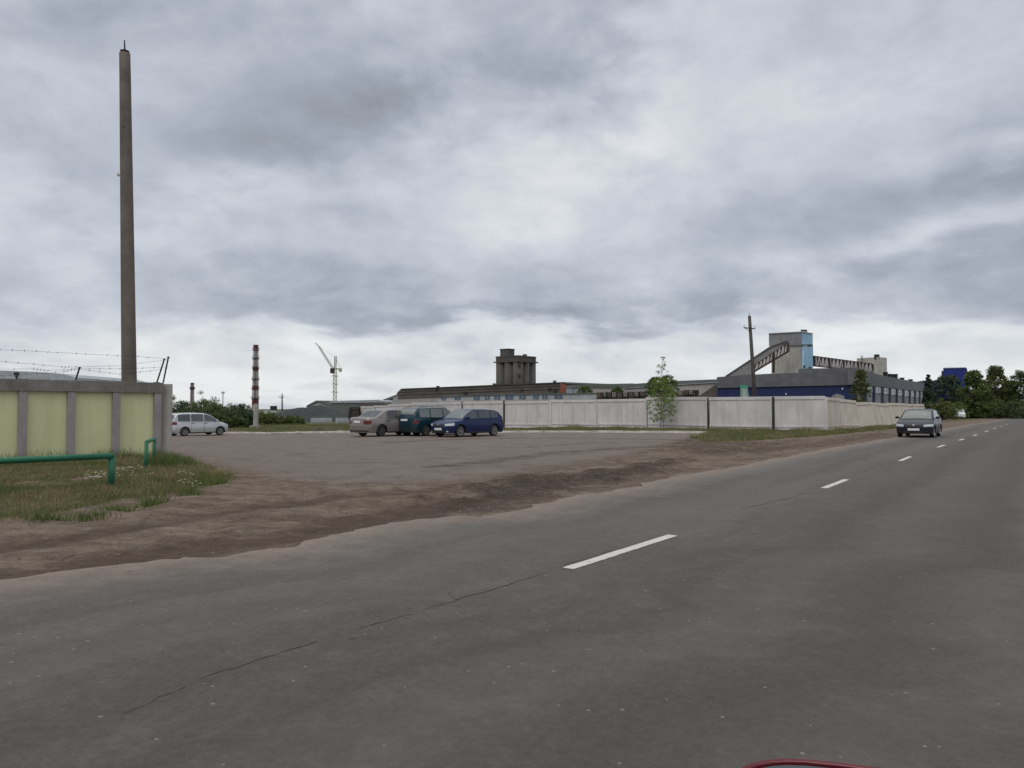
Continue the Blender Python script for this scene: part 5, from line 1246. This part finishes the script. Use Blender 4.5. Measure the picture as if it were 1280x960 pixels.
sedan = dict(L=4.38, W=1.70, H=1.46, wr=.30, xf=1.33, xr=-1.22, top=[(-2.19,.90),(-2.1,.99),(-1.5,1.01),(-.8,.97),(.9,.93),(1.2,.90),(1.75,.79),(2.0,.70),(2.19,.60)],
   roof=[(-1.62,.99),(-1.30,1.18),(-.98,1.37),(-.6,1.44),(-.1,1.46),(.25,1.42),(.72,1.18),(1.15,.91)], win=[(.02,.98),(-.85,-.05)], doors=[(.0,1.02),(-.93,-.02)],
   mirror=.82, ws=(.32,1.08), rw=(-1.55,-1.03), lampz=(.55,.68), tailz=(.64,.84), tin=.58, rpz=.72, spokes=10, rimmat=M['rimdark'], antenna=-.95, fpz=.36)
wagon = dict(L=4.25, W=1.72, H=1.55, wr=.30, xf=1.32, xr=-1.26, top=[(-2.12,.96),(-1.9,.99),(0,.96),(.95,.94),(1.25,.90),(1.75,.80),(2.0,.70),(2.12,.62)],
   roof=[(-2.08,.96),(-1.98,1.20),(-1.78,1.44),(-1.4,1.50),(-.5,1.55),(.1,1.54),(.4,1.46),(.85,1.20),(1.3,.92)], win=[(.02,1.1),(-.92,-.05),(-1.72,-1.0)], doors=[(.0,1.08),(-.95,-.02)],
   mirror=.92, ws=(.46,1.22), rw=(-2.0,-1.78), lampz=(.55,.68), tailz=(.64,.86), tin=.76, rpz=.80, spokes=6, rails=True, fpz=.36, glass=M['carglass2'], rglass=M['carglass2'])
estate = dict(tumble=.23, L=4.30, W=1.71, H=1.44, wr=.30, xf=1.31, xr=-1.25, top=[(-2.15,.92),(-1.9,.95),(0,.93),(.85,.92),(1.15,.89),(1.7,.79),(1.97,.70),(2.15,.60)],
   roof=[(-2.1,.93),(-1.98,1.10),(-1.75,1.34),(-1.4,1.40),(-.5,1.44),(.1,1.44),(.35,1.38),(.8,1.14),(1.15,.90)], win=[(.02,.98),(-.9,-.05),(-1.7,-.98)], doors=[(.0,1.02),(-.95,-.02)],
   mirror=.80, ws=(.40,1.08), rw=(-2.0,-1.8), lampz=(.54,.66), tailz=(.62,.86), rpz=.62, spokes=5, fpz=.36, glass=M['carglass2'])
c_ = make_car('silver minivan parked at the left, half hidden by the grey corner post', minivan, P_silver, 'cars parked on the lot')
place_car(c_, (math.sin(R(39)), math.cos(R(39))), (-1.32,-.84), (231,545.3))
c_ = make_car('warm grey sedan seen from behind, leftmost of the three parked together', sedan, P_grey, 'cars parked on the lot')
place_car(c_, (math.sin(R(40)), math.cos(R(40))), (-1.22,-.80), (477,545.8))
c_ = make_car('petrol green wagon parked between the grey sedan and the blue hatchback', wagon, P_green, 'cars parked on the lot')
place_car(c_, (math.sin(R(40)), math.cos(R(40))), (-1.26,-.80), (533,545.2))
c_ = make_car('deep blue hatchback with its front towards the camera, rightmost of the three', hatch, P_blue, 'cars parked on the lot')
place_car(c_, (-math.sin(R(41.5)), -math.cos(R(41.5))), (1.29,.80), (575.5,546.6))
c_ = make_car('midnight blue estate car driving towards the camera on the road', estate, P_dark, name='moving_car')
place_car(c_, (-RD.x, -RD.y), (1.31,.80), (1167.5,547.2))
c_ = make_car('small white car parked nose forward at the far end of the road', hatch, P_white, 'far parked cars', name='parked_car', detail=False)
place_car(c_, (-.45,-.89), (1.29,.80), (1206.5,523.6))
for px, py, lab, pt in ((1226,523.0,'far silver car seen from the side, low under the trees at the right',P_silver),):
    c_ = make_car(lab, hatch, pt, 'far parked cars', name='parked_car', detail=False); place_car(c_, (-1,-.05), (1.29,.80), (px+3,py))

# door mirror and door of the red car the photograph is taken from
C = Vector((0,0,H0))+ray(1050, 1096).normalized()*1.13
root = empty('red_car', (0,0,0)); tag(root, 'red car whose door mirror just shows at the bottom edge', 'car')
nrm = (Vector((0,0,H0))-C).normalized(); nrm = (nrm+Vector((-RD.x,-RD.y,0))*.15).normalized()
sx = Vector((0,0,1)).cross(nrm).normalized(); sy = nrm.cross(sx)
if sx.x < 0: sx = -sx
if sy.z < 0: sy = -sy
def se(a, e=.62): return math.copysign(abs(math.cos(a))**e, math.cos(a)), math.copysign(abs(math.sin(a))**e, math.sin(a))
NA = 48; prof_ = [(.94,.003),(.97,.007),(1.0,.003),(1.0,-.015),(.93,-.05),(.72,-.085),(.4,-.105),(.02,-.11)]
bm = bmesh.new(); rr_ = []
for k_, dz in prof_:
    ring = []
    for a in np.linspace(0, 2*math.pi, NA+1)[:-1]:
        u_, v_ = se(a); ring.append(bm.verts.new(C+sx*(.150*k_*u_)+sy*((.122+.010*u_)*k_*v_)+nrm*dz))
    rr_.append(ring)
for a, b in zip(rr_, rr_[1:]):
    for k in range(NA): bm.faces.new((a[k], a[(k+1)%NA], b[(k+1)%NA], b[k]))
bm.faces.new(rr_[-1]); hs = obj('door_mirror', bm, P_red, root, smooth=True)
bm = bmesh.new(); bm.faces.new([bm.verts.new(C+sx*(.150*.945*se(a)[0])+sy*((.122+.010*se(a)[0])*.945*se(a)[1])+nrm*.003) for a in np.linspace(0, 2*math.pi, NA+1)[:-1]])
obj('mirror_glass', bm, glass_mat('painted_reflection_glass', (.012,.03,.05), .6), hs)  # dark blue base colour paints in the reflection seen in the mirror
bm = bmesh.new(); a_ = C-nrm*.06-sy*.06; bar(bm, a_, a_-RN*.22-Vector((0,0,.06)), .05, .04); obj('stalk', bm, M['plastic'], hs)
bm = bmesh.new(); prv = None; D0 = Vector((C.x, C.y, 0))-RN*.26
for x_ in np.linspace(-1.1, .45, 16):
    c__ = [bm.verts.new(D0+RD*x_-RN*dy+Vector((0,0,z_))) for z_, dy in ((.25,.03),(.45,.0),(.65,.01),(.76,.03),(.80,.07),(.81,.12))]
    if prv:
        for k in range(5): bm.faces.new((prv[k], prv[k+1], c__[k+1], c__[k]))
    prv = c__
obj('door', bm, P_red, root, smooth=True)
